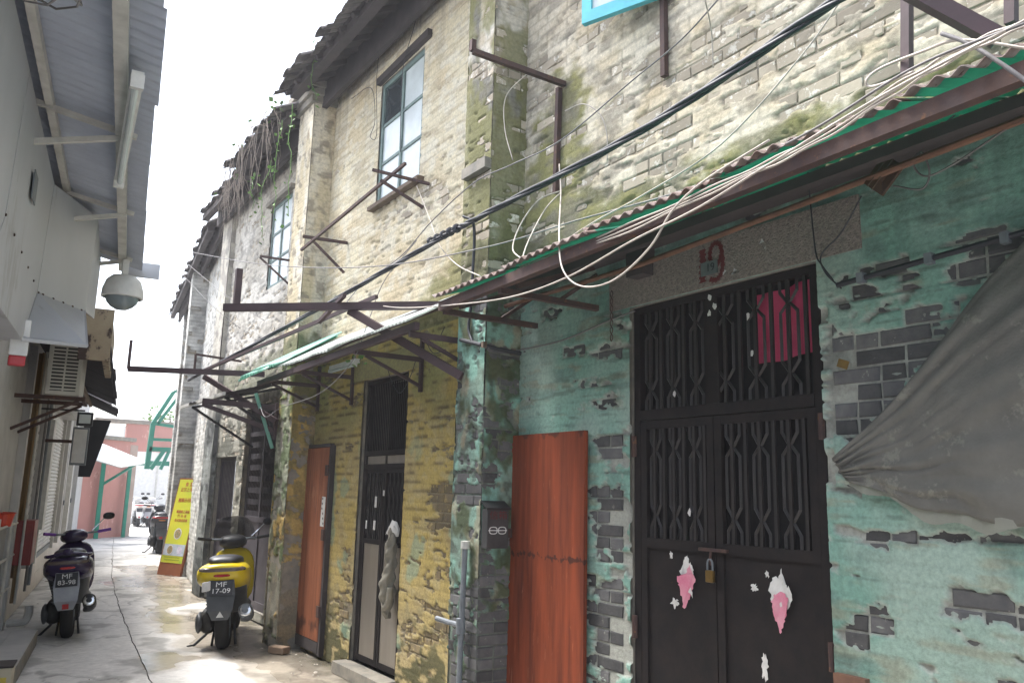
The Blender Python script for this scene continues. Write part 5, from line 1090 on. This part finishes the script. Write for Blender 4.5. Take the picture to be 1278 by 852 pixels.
# white lamp with red tip, pipes, hose box, rail
wl = empty('wall_lamp', tuple(LP(7.5, .35, 2.4)), 'white box lamp with a red lower end on the shop wall', 'lamp'); p0 = np.array(onz(22, 440, 2.42)); MB().box(p0 + [0, 0, .09], (.1, .07, .22), ch=.01).build('body', G['white'], wl); MB().box(p0 + [0, 0, -.05], (.09, .06, .06), ch=.01).build('red_end', mat('red_plastic', (.5, .03, .04), None, 5, .4), wl); MB().bar(p0 + [0, 0, .1], p0 + [-.3, .05, .1], .03, .03).build('stem', G['white'], wl)
for (s, d, r, m_, lab) in ((11.35, .1, .02, woodL, 'ochre pipe running up the shop wall'), (11.25, .14, .014, G['pvc'], 'thin pale pipe on the shop wall beside the ochre one'), (13.2, .1, .022, G['galv'], 'grey pipe on the shop wall beside the shutter'), (12.5, .12, .016, G['cabgry'], 'dark grey pipe on the slatted shop door side')):
    MB().tube([LP(s, d, .3), LP(s + .03, d, 1.5), LP(s + .1, d, 3.2)], r, 8).build('wall_pipe', m_, label=lab, cat='pipe')
hb_ = empty('red_hose_box', tuple(LP(11.6, .1, .75)), 'dark red metal fire hose box fixed low on the shop wall', 'hose box'); redm = mat('dark_red_paint', (.28, .035, .025), (.2, .03, .025), 5, .5); lb((11.3, 11.75), (.03, .24), (.72, 1.22), 'box', redm, hb_, .008); lb((11.29, 11.3), (.05, .22), (.76, 1.18), 'door', redm, hb_)
rb = empty('red_basin', tuple(LP(10.4, .2, 1.2)), 'bright red plastic basin hooked on the white rail', 'basin'); MB().lathe(LP(10.3, .02, 1.2), (0, 0, 1), [(0, .0), (0, .08), (.13, .11), (.14, .125), (.145, .11), (.02, .07)], 18).build('bowl', mat('red_basin_plastic', (.6, .06, .03), None, 5, .35), rb)
rl = empty('white_tube_rail', tuple(LP(10.3, .2, 0)), 'white tube frame rail with an elbow at the shop wall', 'rail')
for s in (9.6, 10.6): MB().tube([LP(s, .07, .0), LP(s, .07, 1.3)], .018, 8).build('post', G['pvc'], rl)
for z in (.5, .85, 1.2): MB().tube([LP(9.4, .07, z), LP(11.2, .07, z)], .014, 8).build('rail', G['pvc'], rl)
MB().tube(catmull([LP(11.1, .1, .12), LP(11.1, .26, .13), LP(11.1, .3, .2), LP(11.1, .3, .3)], 5), .045, 10).build('elbow', G['pvc'], rl)
st = empty('concrete_step', tuple(LP(9.2, .25, 0)), 'low concrete step with tiled top against the shop wall', 'step'); lb((8.3, 10.3), (0, .47), (0, .15), 'block', G['core'], st, .012)
for k in range(4):
    for r in range(2): lb((8.32 + .495 * k, 8.81 + .495 * k), (.01 + .228 * r, .235 + .228 * r), (.151, .165), 'tile', wallL, st)
bx_ = empty('cardboard_box', tuple(LP(7.6, .3, 0)), 'small pale carton with a yellow side standing by the concrete step', 'box'); lb((8.0, 8.25), (.1, .47), (.0, .22), 'carton', mat('pale_carton', (.55, .5, .38), (.45, .4, .3), 5, .8), bx_); lb((7.992, 8.0), (.14, .44), (.02, .15), 'yellow_print', mat('yellow_print', (.7, .55, .1), None, 5, .6), bx_); lb((7.99, 8.26), (.09, .48), (.221, .235), 'lid', G['darkwood'], bx_)
# ------------------------------------------------------------------ scooters
def scooter(name, label, body, accent, plate, loc, rz, scale, screen=False, rail=False, steer=0.0, tilt=0.0, fender=None, tail='clear', mir=(1, 1), group='scooters parked in the alley'):
    r = empty(name, (0, 0, 0), label, 'scooter', group)
    bl, rub, ch = G['black'], G['rubber'], G['chrome']
    def wheel(y):
        w_ = MB(); w_.lathe((0, y, .24), (1, 0, 0), [(-.055, .165), (-.06, .2), (-.045, .235), (-.015, .25), (.015, .25), (.045, .235), (.06, .2), (.055, .165)], 28); o = w_.build('wheel', rub, r, smooth=True)
        MB().lathe((0, y, .24), (1, 0, 0), [(-.05, .17), (-.035, .15), (-.02, .06), (-.06, .04), (-.06, 0)], 20).build('rim', G['galv'], o, smooth='auto'); MB().lathe((0, y, .24), (1, 0, 0), [(.05, .17), (.035, .15), (.02, .06), (.06, .04), (.06, 0)], 20).build('rim', G['galv'], o, smooth='auto')
        b = MB()
        for k in range(5): a = k * 1.2566; b.bar((0, y, .24), (0, y + .16 * math.cos(a), .24 + .16 * math.sin(a)), .05, .03, up=(1, 0, 0))
        b.build('spoke', G['galv'], o)
    wheel(0); wheel(1.22)
    # rear body shell
    MB().loft([(0, -.36, .80, .07, .03, 2.4), (0, -.345, .78, .15, .07, 2.6), (0, -.29, .755, .20, .10, 2.6), (0, -.15, .73, .225, .13, 2.8), (0, .08, .70, .22, .16, 2.8), (0, .32, .62, .19, .2, 2.8), (0, .45, .52, .16, .2, 2.6), (0, .52, .42, .12, .12, 2.4)], 24).build('body', body, r, smooth=True)
    MB().loft([(0, -.2, .70, .19, .06, 2.5), (0, .1, .56, .185, .1, 2.5), (0, .4, .42, .17, .12, 2.5), (0, .6, .33, .18, .07, 2.8), (0, .98, .31, .18, .06, 2.8), (0, 1.03, .33, .12, .03, 2.2)], 20).build('footboard', accent, r, smooth=True)
    MB().loft([(0, -.25, .865, .07, .02, 2.2), (0, -.2, .875, .12, .04, 2.4), (0, 0, .865, .145, .06, 2.6), (0, .2, .85, .145, .055, 2.6), (0, .28, .82, .14, .055, 2.6), (0, .5, .78, .11, .05, 2.4), (0, .58, .74, .06, .04, 2.2)], 22).build('seat', mat(name + '_seat', (.03, .03, .036), (.022, .022, .027), 12, .45, bump=.1), r, smooth=True)
    # tail light and reflectors
    tl_ = MB().loft([(0, -.362, .80, .11, .018, 2.5), (0, -.345, .80, .165, .03, 2.5), (0, -.30, .80, .195, .034, 2.6)], 20).build('tail_light', G['lens'] if tail == 'clear' else G['redlens'], r, smooth=True)
    b = MB(); b.loft([(0, -.368, .745, .06, .012, 3), (0, -.34, .745, .075, .015, 3), (0, -.3, .745, .07, .015, 3)], 16); b.build('reflector', G['redlens'] if tail == 'clear' else G['orange'], tl_)
    # rear mudguard and number plate
    fm = fender or G['greyplastic']
    q = [(-.10, -.33, .70), (.10, -.33, .70), (.115, -.40, .56), (.10, -.435, .42), (.065, -.42, .33), (-.065, -.42, .33), (-.10, -.435, .42), (-.115, -.40, .56)]
    b = MB(); b.add([np.array(p) for p in q] + [np.array(p) + [0, .03, .01] for p in q], [(0, 1, 2, 7), (7, 2, 3, 6), (6, 3, 4, 5), (15, 10, 9, 8), (14, 11, 10, 15), (13, 12, 11, 14)] + [(i, i + 8, (i + 1) % 8 + 8, (i + 1) % 8) for i in range(8)]); b.build('mudguard', fm, r)
    up_ = np.array([0, .07, .14]); up_ /= np.linalg.norm(up_); nn = np.cross((1, 0, 0), up_); nn = nn if nn[1] < 0 else -nn; c = np.array([0, -.378, .625]) + nn * .012
    pl = MB().obox(c, (1, 0, 0), up_, nn, (.19, .145, .006)).build('number_plate', G['blackplate'], r)
    if plate:
        text(plate[0], .072, c + nn * .005 + up_ * .033, (1, 0, 0), up_, G['white'], pl, wx=1.05); text(plate[1], .068, c + nn * .005 - up_ * .032, (1, 0, 0), up_, G['white'], pl, wx=1.0)
    MB().obox(np.array([.0, -.452, .37]), (1, 0, 0), (0, 0, 1), (0, -1, 0), (.055, .05, .004)).build('mark', G['white'] if screen else G['redlens'], r) if not screen else MB().prism([(-.03, -.447, .36), (.03, -.447, .36), (0, -.447, .415)], 0, 0, (0, .01, 0)).build('mark', G['white'], r)
    # engine, shock, exhaust, stand
    MB().loft([(-.13, -.08, .27, .05, .09, 2.2), (-.13, -.02, .27, .075, .12, 2.4), (-.12, .2, .28, .08, .12, 2.4), (-.1, .42, .3, .075, .1, 2.4), (-.08, .5, .3, .03, .05, 2.2)], 16).build('engine', G['engine'], r, smooth=True)
    MB().loft([(-.19, -.12, .26, .02, .05, 2), (-.205, -.04, .26, .03, .1, 2), (-.205, .08, .26, .03, .1, 2), (-.19, .16, .27, .02, .06, 2)], 14).build('crank_cover', accent, r, smooth=True)
    b = MB(); b.tube([(-.12, -.06, .34), (-.12, -.1, .62)], .018, 8)
    for k in range(7): b.lathe((-.12, -.065 - .005 * k, .38 + .032 * k), (0, 0, 1), [(-.008, .022), (0, .033), (.008, .022)], 10)
    b.build('shock_absorber', G['galv'], r)
    ex = MB().loft([(.2, -.36, .40, .035, .045, 2), (.2, -.34, .40, .062, .068, 2.2), (.2, -.1, .33, .062, .066, 2.2), (.19, .08, .28, .05, .05, 2), (.15, .2, .24, .025, .025, 2)], 16).build('exhaust', bl if not screen else G['galv'], r, smooth=True)
    MB().lathe((.2, -.35, .40), (0, -1, .25), [(0, .05), (.01, .055), (.014, .045), (.016, .026), (-.01, .02)], 16).build('exhaust_tip', ch, ex)
    MB().tube([(-.1, .3, .2), (-.17, .25, .1), (-.26, .18, .015), (-.31, .14, .012)], .013, 6).build('side_stand', bl, r); MB().tube([(.1, .05, .02), (.08, .16, .22), (-.08, .16, .22), (-.1, .05, .02)], .012, 6).build('stand', bl, r)
    # front end
    MB().loft([(0, .98, .60, .19, .3, 3), (0, 1.03, .62, .2, .31, 3), (0, 1.1, .66, .15, .27, 2.6), (0, 1.16, .7, .07, .2, 2.2)], 22).build('front_shield', body, r, smooth=True)
    MB().loft([(0, 1.06, .4, .05, .03, 2.2), (0, 1.12, .48, .07, .05, 2.4), (0, 1.25, .51, .075, .04, 2.4), (0, 1.42, .44, .06, .03, 2.2), (0, 1.48, .36, .03, .02, 2)], 16).build('front_mudguard', body, r, smooth=True)
    b = MB(); b.tube([(-.09, 1.2, .24), (-.07, 1.05, .62)], .02, 8); b.tube([(.09, 1.2, .24), (.07, 1.05, .62)], .02, 8); b.build('fork', G['galv'], r)
    ca, sa = math.cos(steer), math.sin(steer); cy = .93
    def S(x, y, z): return (ca * x - sa * (y - cy), cy + sa * x + ca * (y - cy), z)
    b = MB(); b.loft([(0, .84, 1.0, .05, .02, 2.2), (0, .87, 1.0, .11, .055, 2.6), (0, .95, 1.0, .135, .075, 2.6), (0, 1.05, .98, .12, .07, 2.4), (0, 1.12, .96, .06, .04, 2.2)], 20); b.v = [S(*p) for p in b.v]; b.build('handlebar_cowl', bl if screen else body, r, smooth=True)
    b = MB(); b.tube([S(-.33, .84, 1.05), S(-.2, .9, 1.03), S(0, .93, 1.02), S(.2, .9, 1.03), S(.33, .84, 1.05)], .012, 8); hbar = b.build('handlebar', G['galv'], r)
    for sgn in (-1, 1):
        MB().tube([S(sgn * .22, .89, 1.032), S(sgn * .345, .835, 1.053)], .018, 10).build('grip', G['purple_grip'] if rail else bl, hbar); MB().tube([S(sgn * .17, .97, 1.03), S(sgn * .3, .93, 1.03)], .007, 6).build('brake_lever', G['galv'], hbar)
        if mir[(sgn + 1) // 2]:
            mo = MB().tube(catmull([S(sgn * .17, .92, 1.05), S(sgn * .24, .93, 1.12), S(sgn * .3, .92, 1.19)], 4), .007, 6).build('mirror_stalk', ch, r); b = MB(); b.loft([(sgn * .34, .90, 1.21, .03, .02, 2), (sgn * .34, .905, 1.21, .065, .042, 2.4), (sgn * .34, .93, 1.21, .05, .03, 2.2)], 14); b.v = [S(*p) for p in b.v]; b.build('mirror', bl, mo, smooth=True)
    if screen:
        b = MB(); vs = []; n_ = 11
        for i in range(9):
            for j in range(n_):
                t = i / 8; u = -1 + 2 * j / (n_ - 1); wd = .20 * (1 - .35 * t ** 3); vs.append((u * wd, 1.06 + .16 * (1 - u * u) - .16 * t, 1.0 + .28 * t * (1 - .08 * u * u)))
        b.add(vs, [(i * n_ + j, i * n_ + j + 1, (i + 1) * n_ + j + 1, (i + 1) * n_ + j) for i in range(8) for j in range(n_ - 1)]); o = b.build('windscreen', G['smoke'], r, smooth=True)
        md_ = o.modifiers.new('thick', 'SOLIDIFY'); md_.thickness = .004
        MB().obox(c + np.array([-.12, .0, .02]), (1, 0, .2), (0, .1, 1), (0, -1, 0), (.07, .09, .02), .008).build('white_rag', G['paper'], r)
    if rail:
        b = MB(); b.tube(catmull([(-.17, .05, .84), (-.2, -.2, .86), (-.16, -.34, .87), (0, -.38, .90), (.16, -.34, .87), (.2, -.2, .86), (.17, .05, .84)], 6), .017, 8); b.build('grab_rail', body, r, smooth=True); MB().loft([(0, -.40, .90, .04, .025, 2.4), (0, -.36, .91, .05, .035, 2.4), (0, -.28, .9, .03, .025, 2)], 14).build('rail_pad', body, r, smooth=True)
    r.location = loc; r.rotation_euler = (0, tilt, rz); r.scale = (scale * (1.16 if screen else 1.06), scale, scale)
    return r
G['chrome'] = mat('chrome', (.6, .6, .6), (.5, .5, .5), 8, .18, .95, bump=0); G['redlens'] = mat('red_lens', (.45, .02, .02), (.3, .015, .015), 30, .2, bump=.1); G['orange'] = mat('amber_lens', (.6, .2, .03), None, 30, .2, bump=.1); G['lens'] = mat('smoked_lens', (.13, .1, .085), (.08, .06, .055), 12, .15, bump=0)
G['greyplastic'] = mat('grey_plastic', (.07, .075, .08), (.05, .053, .058), 10, .5); G['silver'] = mat('silver_plastic', (.32, .33, .35), (.25, .26, .28), 8, .4, .2); G['blackplate'] = mat('black_plate', (.02, .02, .022), None, 8, .4); G['engine'] = mat('dirty_engine', (.06, .058, .055), (.035, .034, .033), 14, .6, .5); G['purple_grip'] = mat('purple_grip', (.2, .06, .4), None, 8, .4)
G['smoke'] = mat('smoked_screen', (.05, .05, .055), None, 4, .1, bump=0, alpha=.55)
yb = mat('yellow_bodywork', (.62, .47, .012), (.55, .41, .012), 4, .25, bump=.02); pb = mat('deep_purple_bodywork', (.035, .022, .065), (.028, .018, .05), 4, .22, bump=.02); rb_ = mat('dark_bodywork', (.03, .03, .035), None, 4, .25, bump=.02); wbm = mat('white_bodywork', (.7, .7, .7), None, 4, .25, bump=.02)
scooter('scooter', 'yellow scooter with smoked windscreen and grey mudguard parked by the mossy pilaster', yb, G['greyplastic'], ('MF', '17-09'), (2.54, 9.15, 0), math.radians(-20), 1.03, screen=True, steer=math.radians(14), tilt=math.radians(-3), mir=(0, 1))
scooter('scooter', 'dark purple scooter with grab rail and silver mudguard parked by the roller shutter', pb, G['greyplastic'], ('MF', '83-98'), (1.22, 10.5, 0), math.radians(-9), 1.03, rail=True, steer=math.radians(20), tilt=math.radians(-4), fender=G['silver'], mir=(0, 1))
scooter('scooter', 'dark scooter with a big red tail light half hidden behind the end house', rb_, G['greyplastic'], None, (4.35, 22.0, 0), math.radians(-8), 1.08, tail='red', group='scooters parked in the alley')
for k, (px, py, rz_, bm_) in enumerate(((171, 657, 25, wbm), (184, 657, 15, wbm))):
    p = onz(px, py, 0); scooter('scooter', 'white and silver scooter parked in the bright yard beyond the green gate', bm_, G['silver'], None, (p[0], p[1], 0), math.radians(rz_ - 30), 1.05, tail='red', fender=G['silver'] if k else G['white'], group='white scooters beyond the gate')
# ------------------------------------------------------------------ menu board leaning at the pilaster
mbd = empty('menu_board', (3.5, 16.8, 0), 'yellow and green menu board with red characters leaning beside the grey pilaster', 'sign')
A = np.array(onz(196, 716, .0)); B_ = np.array(onz(223, 719, .0)); rt = (B_ - A); wd_ = np.linalg.norm(rt); rt /= wd_; back = np.array([-rt[1], rt[0], 0]); back = back if back[1] > 0 else -back
up = np.array([0, 0, 1.0]) + back * .16; up = up + rt * .02; up /= np.linalg.norm(up); nf = np.cross(rt, up); nf = nf if nf[1] < 0 else -nf
HB = 1.82; woodm = mat('orange_brown_board', (.3, .09, .03), (.23, .07, .025), 6, .6)
def mbp(u, v, n=0): return A + rt * u + up * v + nf * n
MB().obox(mbp(wd_ / 2, HB / 2, -.03), rt, up, nf, (wd_ + .03, HB, .05)).build('board', woodm, mbd)
ym_ = mat('yellow_poster', (.68, .62, .03), (.5, .6, .04), 1.6, .5, bump=0, c3=(.28, .55, .05), t3=.6, s3=1.8); po = MB().obox(mbp(wd_ / 2, HB * .555, -.002), rt, up, nf, (wd_ - .02, HB * .86, .004)).build('poster', ym_, mbd)
rt_ = mat('red_print', (.5, .05, .02), None, 8, .6)
for body_, sz, v in (('食 為', .1, .93), ('正宗上海菜', .085, .875), ('豬腸沙河粉', .085, .765), ('蝦醬鮮上湯麵', .062, .645), ('門  市  部', .062, .60), ('各式燉湯套餐', .062, .555)):
    text(body_, sz, mbp(wd_ / 2, HB * v, .003), rt, up, rt_, po)
text('外賣 2896', .045, mbp(wd_ / 2, HB * .165, .003), rt, up, mat('dark_green_print', (.03, .12, .03), None, 8, .6), po) if False else None
def disc(u, v, r0, m, n): P = [mbp(u + r0 * math.cos(t), v + r0 * math.sin(t), n) for t in np.linspace(0, 6.283, 25)[:-1]]; b = MB(); b.add(P, [tuple(range(24))]); return b.build('food_picture', m, po)
foodm = mat('food_print', (.4, .22, .1), (.15, .2, .08), 20, .6, bump=0, c3=(.65, .5, .35), t3=.55)
disc(wd_ * .5, HB * .42, .105, G['white'], .0015); disc(wd_ * .5, HB * .42, .085, foodm, .003)
MB().obox(mbp(wd_ / 2, HB * .255, .001), rt, up, nf, (wd_ - .03, .21, .003)).build('picture_strip', mat('pale_blue_print', (.55, .6, .68), None, 6, .6), po)
disc(wd_ * .32, HB * .255, .09, G['white'], .004); disc(wd_ * .32, HB * .255, .075, foodm, .0055); disc(wd_ * .75, HB * .255, .07, mat('purple_print', (.5, .4, .55), (.7, .7, .75), 15, .6, bump=0), .004)
for k in range(2): MB().obox(mbp(wd_ * .5, HB * (.155 + .025 * k), .003), rt, up, nf, (wd_ * .7, .012, .001)).build('print_line', mat('dark_print', (.08, .15, .03), (.5, .55, .03), 120, .6, bump=0), po)
MB().obox(np.array(onz(250, 712, .0)) + [0, .4, .95], (1, .1, 0), (-.1, 1, .1), (0, -.1, 1), (.3, .03, 1.9)).build('leaning_plank', G['wood'], label='weathered plank leaning beside the menu board', cat='plank') if False else None
# ------------------------------------------------------------------ end of the alley
pinkm = mat('faded_pink_render', (.48, .235, .20), (.40, .20, .17), 1.5, .85, bump=.3, c3=(.55, .33, .28), t3=.6, stretch=(1, 1, .5))
pw = empty('pink_wall', (4, 28.3, 0), 'faded pink rendered wall closing the alley beside the green gate', 'wall')
b = MB(); b.prism([(3.0, 27.7, 0), (4.6, 29.05, 0), (4.6, 29.3, 0), (3.0, 27.95, 0)], 0, 0, (0, 0, 3.0)); b.build('wall', pinkm, pw); b = MB(); b.prism([(4.59, 29.03, 0), (4.85, 29.25, 0), (4.85, 29.55, 0), (4.59, 29.31, 0)], 0, 0, (0, 0, 2.9)); b.build('pier', mat('worn_brick_pier', (.4, .3, .25), (.3, .24, .2), 3, .9), pw)
b = MB(); b.prism([(2.5, 27.2, 3.0), (4.75, 29.05, 3.0), (4.65, 29.3, 3.0), (2.4, 27.45, 3.0)], 0, 0, (0, 0, .12)); b.build('coping', G['core'], pw)
rw = empty('red_lintel_wall', (6, 31, 0), 'pink wall band with grey coping spanning above the yard entrance', 'wall')
b = MB(); b.prism([(4.6, 30.2, 2.75), (9.5, 30.2, 2.75), (9.5, 30.5, 2.75), (4.6, 30.5, 2.75)], 0, 0, (0, 0, .9)); b.build('band', pinkm, rw); b = MB(); b.prism([(3.6, 30.15, 3.65), (9.5, 30.15, 3.65), (9.5, 30.55, 3.65), (3.6, 30.55, 3.65)], 0, 0, (0, 0, .14)); b.build('coping', G['core'], rw); MB().rng((9.2, 9.5), (30.2, 30.5), (0, 2.75)).build('pier', pinkm, rw)
yw = empty('yard_wall', (8, 40, 0), 'bright white yard wall behind the parked scooters', 'wall'); MB().rng((3, 16), (40, 40.3), (0, 4.2)).build('wall', G['white'], yw)
for k in range(8): MB().rng((3 + k * 1.5, 3.06 + k * 1.5), (39.94, 40), (0, 4.2)).build('panel_joint', G['pvc'], yw)
gg = mat('green_gate_paint', (.03, .25, .17), (.025, .2, .14), 5, .45); gt = empty('green_gate', (4.2, 28.2, 0), 'green steel gate frame with truss arm at the end of the alley', 'gate')
gA, gB = np.array(onz(119, 672, 0)), np.array(onz(153, 670, 0)); gA[2] = gB[2] = 0
def up3(p, z): return np.array([p[0], p[1], z])
MB().bar(gA, up3(gA, 2.3), .12, .12, up=(1, 0, 0)).build('post', gg, gt); MB().bar(gB, up3(gB, 2.25), .14, .1, up=(1, 0, 0)).build('post', gg, gt)
gC = np.array([5.9, 27.0, 0]); MB().bar(up3(gA, 2.3), up3(gC, 2.3), .1, .14).build('beam', gg, gt); MB().bar(up3(gA, 1.6), up3(gA * .6 + gC * .4, 2.28), .07, .07).build('brace', gg, gt)
tr = np.array(ony(185, 582, 24)); b = MB(); T1 = np.array(ony(183, 585, 24)); T2 = np.array(ony(191, 528, 24)); T3 = np.array(ony(216, 490, 24)); T4 = np.array(ony(235, 480, 24))
for (a_, c_, w_) in ((T1, T2, .12), (T2, T3, .1), (T2 + [.12, 0, .0], T3 + [.15, 0, -.1], .08), (T3, T4, .08), (T2, np.array(ony(240, 536, 24)), .08), (np.array(ony(186, 560, 24)), np.array(ony(240, 562, 24)), .12), (np.array(ony(190, 548, 24)), np.array(ony(240, 550, 24)), .08), (T1 + [.1, 0, 0], np.array(ony(206, 560, 24)), .1), (np.array(ony(212, 560, 24)), T1 + [.35, 0, 0], .08)): MB().bar(a_, c_, w_, w_).build('truss_bar', gg, gt)
wc = empty('white_canopy', (4, 27, 2.4), 'white fabric canopy in front of the pink wall', 'canopy'); c = [ony(122, 552, 26.5), ony(185, 578, 26.5), ony(150, 586, 25.8), ony(112, 585, 25.5), ony(128, 548, 27)]
c1, c2, c3, c4 = [np.array(ony(*k)) for k in ((125, 552, 27.3), (186, 577, 26.8), (150, 583, 25.6), (118, 574, 25.6))]; vs = []; n_ = 10
for i in range(n_):
    for j in range(n_): u, v = i / 9, j / 9; vs.append((c1 * (1 - u) + c2 * u) * (1 - v) + (c4 * (1 - u) + c3 * u) * v + np.array([0, 0, -.12 * math.sin(math.pi * u) * math.sin(math.pi * v)]))
b = MB(); b.add(vs, [(i * n_ + j, i * n_ + j + 1, (i + 1) * n_ + j + 1, (i + 1) * n_ + j) for i in range(9) for j in range(9)]); b.build('fabric', G['white'], wc, smooth=True); MB().bar(c4, c3, .03, .03).build('edge_pole', G['pvc'], wc); MB().bar(c3, c2, .03, .03).build('edge_pole', G['pvc'], wc)
cr = np.array(onz(108, 666, 0)); MB().box(cr + [0.1, -.4, .25], (.5, .4, .5)).build('brown_crate', woodm, label='low brown wooden crate at the foot of the pink wall', cat='crate'); b = MB(); b.box(cr + [.05, -.6, .95], (.7, .3, .05)); b.bar(cr + [-.2, -.6, .92], cr + [-.2, -.6, 0], .05, .05, up=(1, 0, 0)); b.bar(cr + [.3, -.6, .92], cr + [.3, -.6, 0], .05, .05, up=(1, 0, 0)); b.build('small_bench', G['wood'], label='narrow wooden stand beside the green gate post', cat='stand')
# ------------------------------------------------------------------ hanging roots and ivy
def leafs(b, p, n, r_, spread):
    for k in range(n):
        q = np.array(p) + rng.normal(0, spread, 3); a = rng.uniform(0, 6.28); t = rng.uniform(-.8, .8); u = np.array([math.cos(a), math.sin(a), t]); u /= np.linalg.norm(u); v = np.cross(u, rng.normal(0, 1, 3)); v /= np.linalg.norm(v) + 1e-9; s = r_ * rng.uniform(.6, 1.3)
        b.add([q, q + u * s * .5 + v * s * .45, q + u * s * 1.1, q + u * s * .5 - v * s * .45], [(0, 1, 2, 3)])
rt = empty('hanging_roots', (2.6, 11, 5.5), 'curtain of dry brown roots hanging from the eaves of the vine hung house', 'roots'); b = MB()
for k in range(75):
    y = 8.9 + 3.6 * (rng.random() ** .8); L = rng.uniform(.35, 1.0) * (1.5 if 9.3 < y < 11.3 else .7); x = (2.62 if y < 11.4 else 2.86) + rng.normal(0, .04); z = 6.05 + rng.uniform(-.04, .06); pts = []
    p = np.array([x, y, z]); d = rng.normal(0, .03, 2)
    for i in range(7): pts.append(p.copy()); d = d * .6 + rng.normal(0, .016, 2); p = p + np.array([d[0], d[1], -L / 6])
    b.tube(pts, list(np.linspace(.0045, .0015, 7) * rng.uniform(.6, 1.5)), 4)
tag(b.build('root_strands', G['root'], rt), kind='stuff'); b = MB()
for k in range(3): y = 8.9 + 3.6 * rng.random(); p = np.array([2.63 if y < 11.3 else 2.9, y, 6.12]); b.tube([p + rng.normal(0, .05, 3) + [0, .12 * i, .05 * math.sin(i)] for i in range(5)], .006, 4)
tag(b.build('root_mat', G['root'], rt), kind='stuff')
for k, (px, py, L) in enumerate(((390, 45, .75), (352, 150, 1.1), (365, 130, 1.3), (338, 200, .9), (318, 215, .5))):
    top = np.array(onx(px, py, 2.6)); v = empty('ivy_vine', tuple(top), 'green ivy strand trailing from the eaves among dry roots', 'ivy', 'ivy strands under the eaves'); pts = []; p = top.copy(); lb_ = MB()
    for i in range(12): pts.append(p.copy()); p = p + np.array([rng.normal(0, .015), rng.normal(0, .02), -L / 11]); leafs(lb_, p, 1 if i > 1 else 3, .045, .02)
    MB().tube(pts, .004, 4).build('stem', G['leaf'], v); lb_.build('leaves', G['leaf'], v)
b = MB()
for (y, n) in ((9.2, 14), (9.7, 12), (10.6, 10), (11.6, 12), (12.6, 10)): leafs(b, (2.68 if y < 11.4 else 2.92, y, 6.15), n, .06, .05)
v = empty('roof_weeds', (2.6, 10.5, 5.8), 'small green weeds sprouting on the eaves above the roots', 'plant'); b.build('leaves', G['leaf'], v)
ps_ = empty('wall_shrub', (6, 30.5, 3.7), 'pale green weeds growing on the coping above the yard entrance', 'plant'); b = MB()
for k in range(14): leafs(b, (5.2 + .14 * k + rng.normal(0, .1), 30.6, 3.95 + rng.normal(0, .12)), 14, .11, .1)
b.build('crown', G['leaf'], ps_); MB().tube([(6.0, 30.45, 3.75), (6.0, 30.6, 4.0)], [.03, .02], 6).build('stem', G['wood'], ps_)
b = MB(); leafs(b, (3.02, 8.6, 2.98), 8, .05, .03); leafs(b, onx(447, 448, 2.7), 8, .05, .03); v = empty('sprout', onx(447, 448, 2.7), 'tiny green sprout growing on the translucent awning', 'plant'); b.build('leaves', G['leaf'], v)

b = MB()
for k in range(170):
    y = 6.5 + 14 * rng.random() ** 1.4; lo_, hi_ = lx(y) + .1, rx(y) - .1; side_ = rng.random(); x = hi_ - abs(rng.normal(0, .35)) if side_ < .5 else lo_ + abs(rng.normal(0, .3)) if side_ < .75 else rng.uniform(lo_, hi_)
    s_ = rng.uniform(.006, .02); n_ = rng.integers(4, 7); b.add([(x + s_ * math.cos(t) * rng.uniform(.6, 1.3), y + s_ * math.sin(t) * rng.uniform(.6, 1.3), .012 + rng.uniform(0, .008)) for t in np.linspace(0, 6.28, n_ + 1)[:-1]] + [(x, y, .014 + s_ * .5)], [(i, (i + 1) % n_, n_) for i in range(n_)])
tag(b.build('grit', mat('pale_grit', (.4, .38, .34), (.16, .12, .08), 30, .9, rand=.5), label='scattered grit and scraps on the alley concrete', cat='grit'), kind='stuff')

# ------------------------------------------------------------------ thin volume added to imitate veiling lens glare
hz_ = bpy.data.materials.new('lens_glare_volume'); hz_.use_nodes = True; N = hz_.node_tree.nodes; N.remove(N['Principled BSDF']); pv_ = N.new('ShaderNodeVolumePrincipled')
pv_.inputs['Color'].default_value = (.95, .95, 1, 1); pv_.inputs['Density'].default_value = .003; pv_.inputs['Anisotropy'].default_value = .3
hz_.node_tree.links.new(pv_.outputs[0], N['Material Output'].inputs['Volume'])
tag(MB().rng((-420, 420), (-420, 420), (-1.2, 9.0)).build('glare_veil', hz_), kind='stuff')
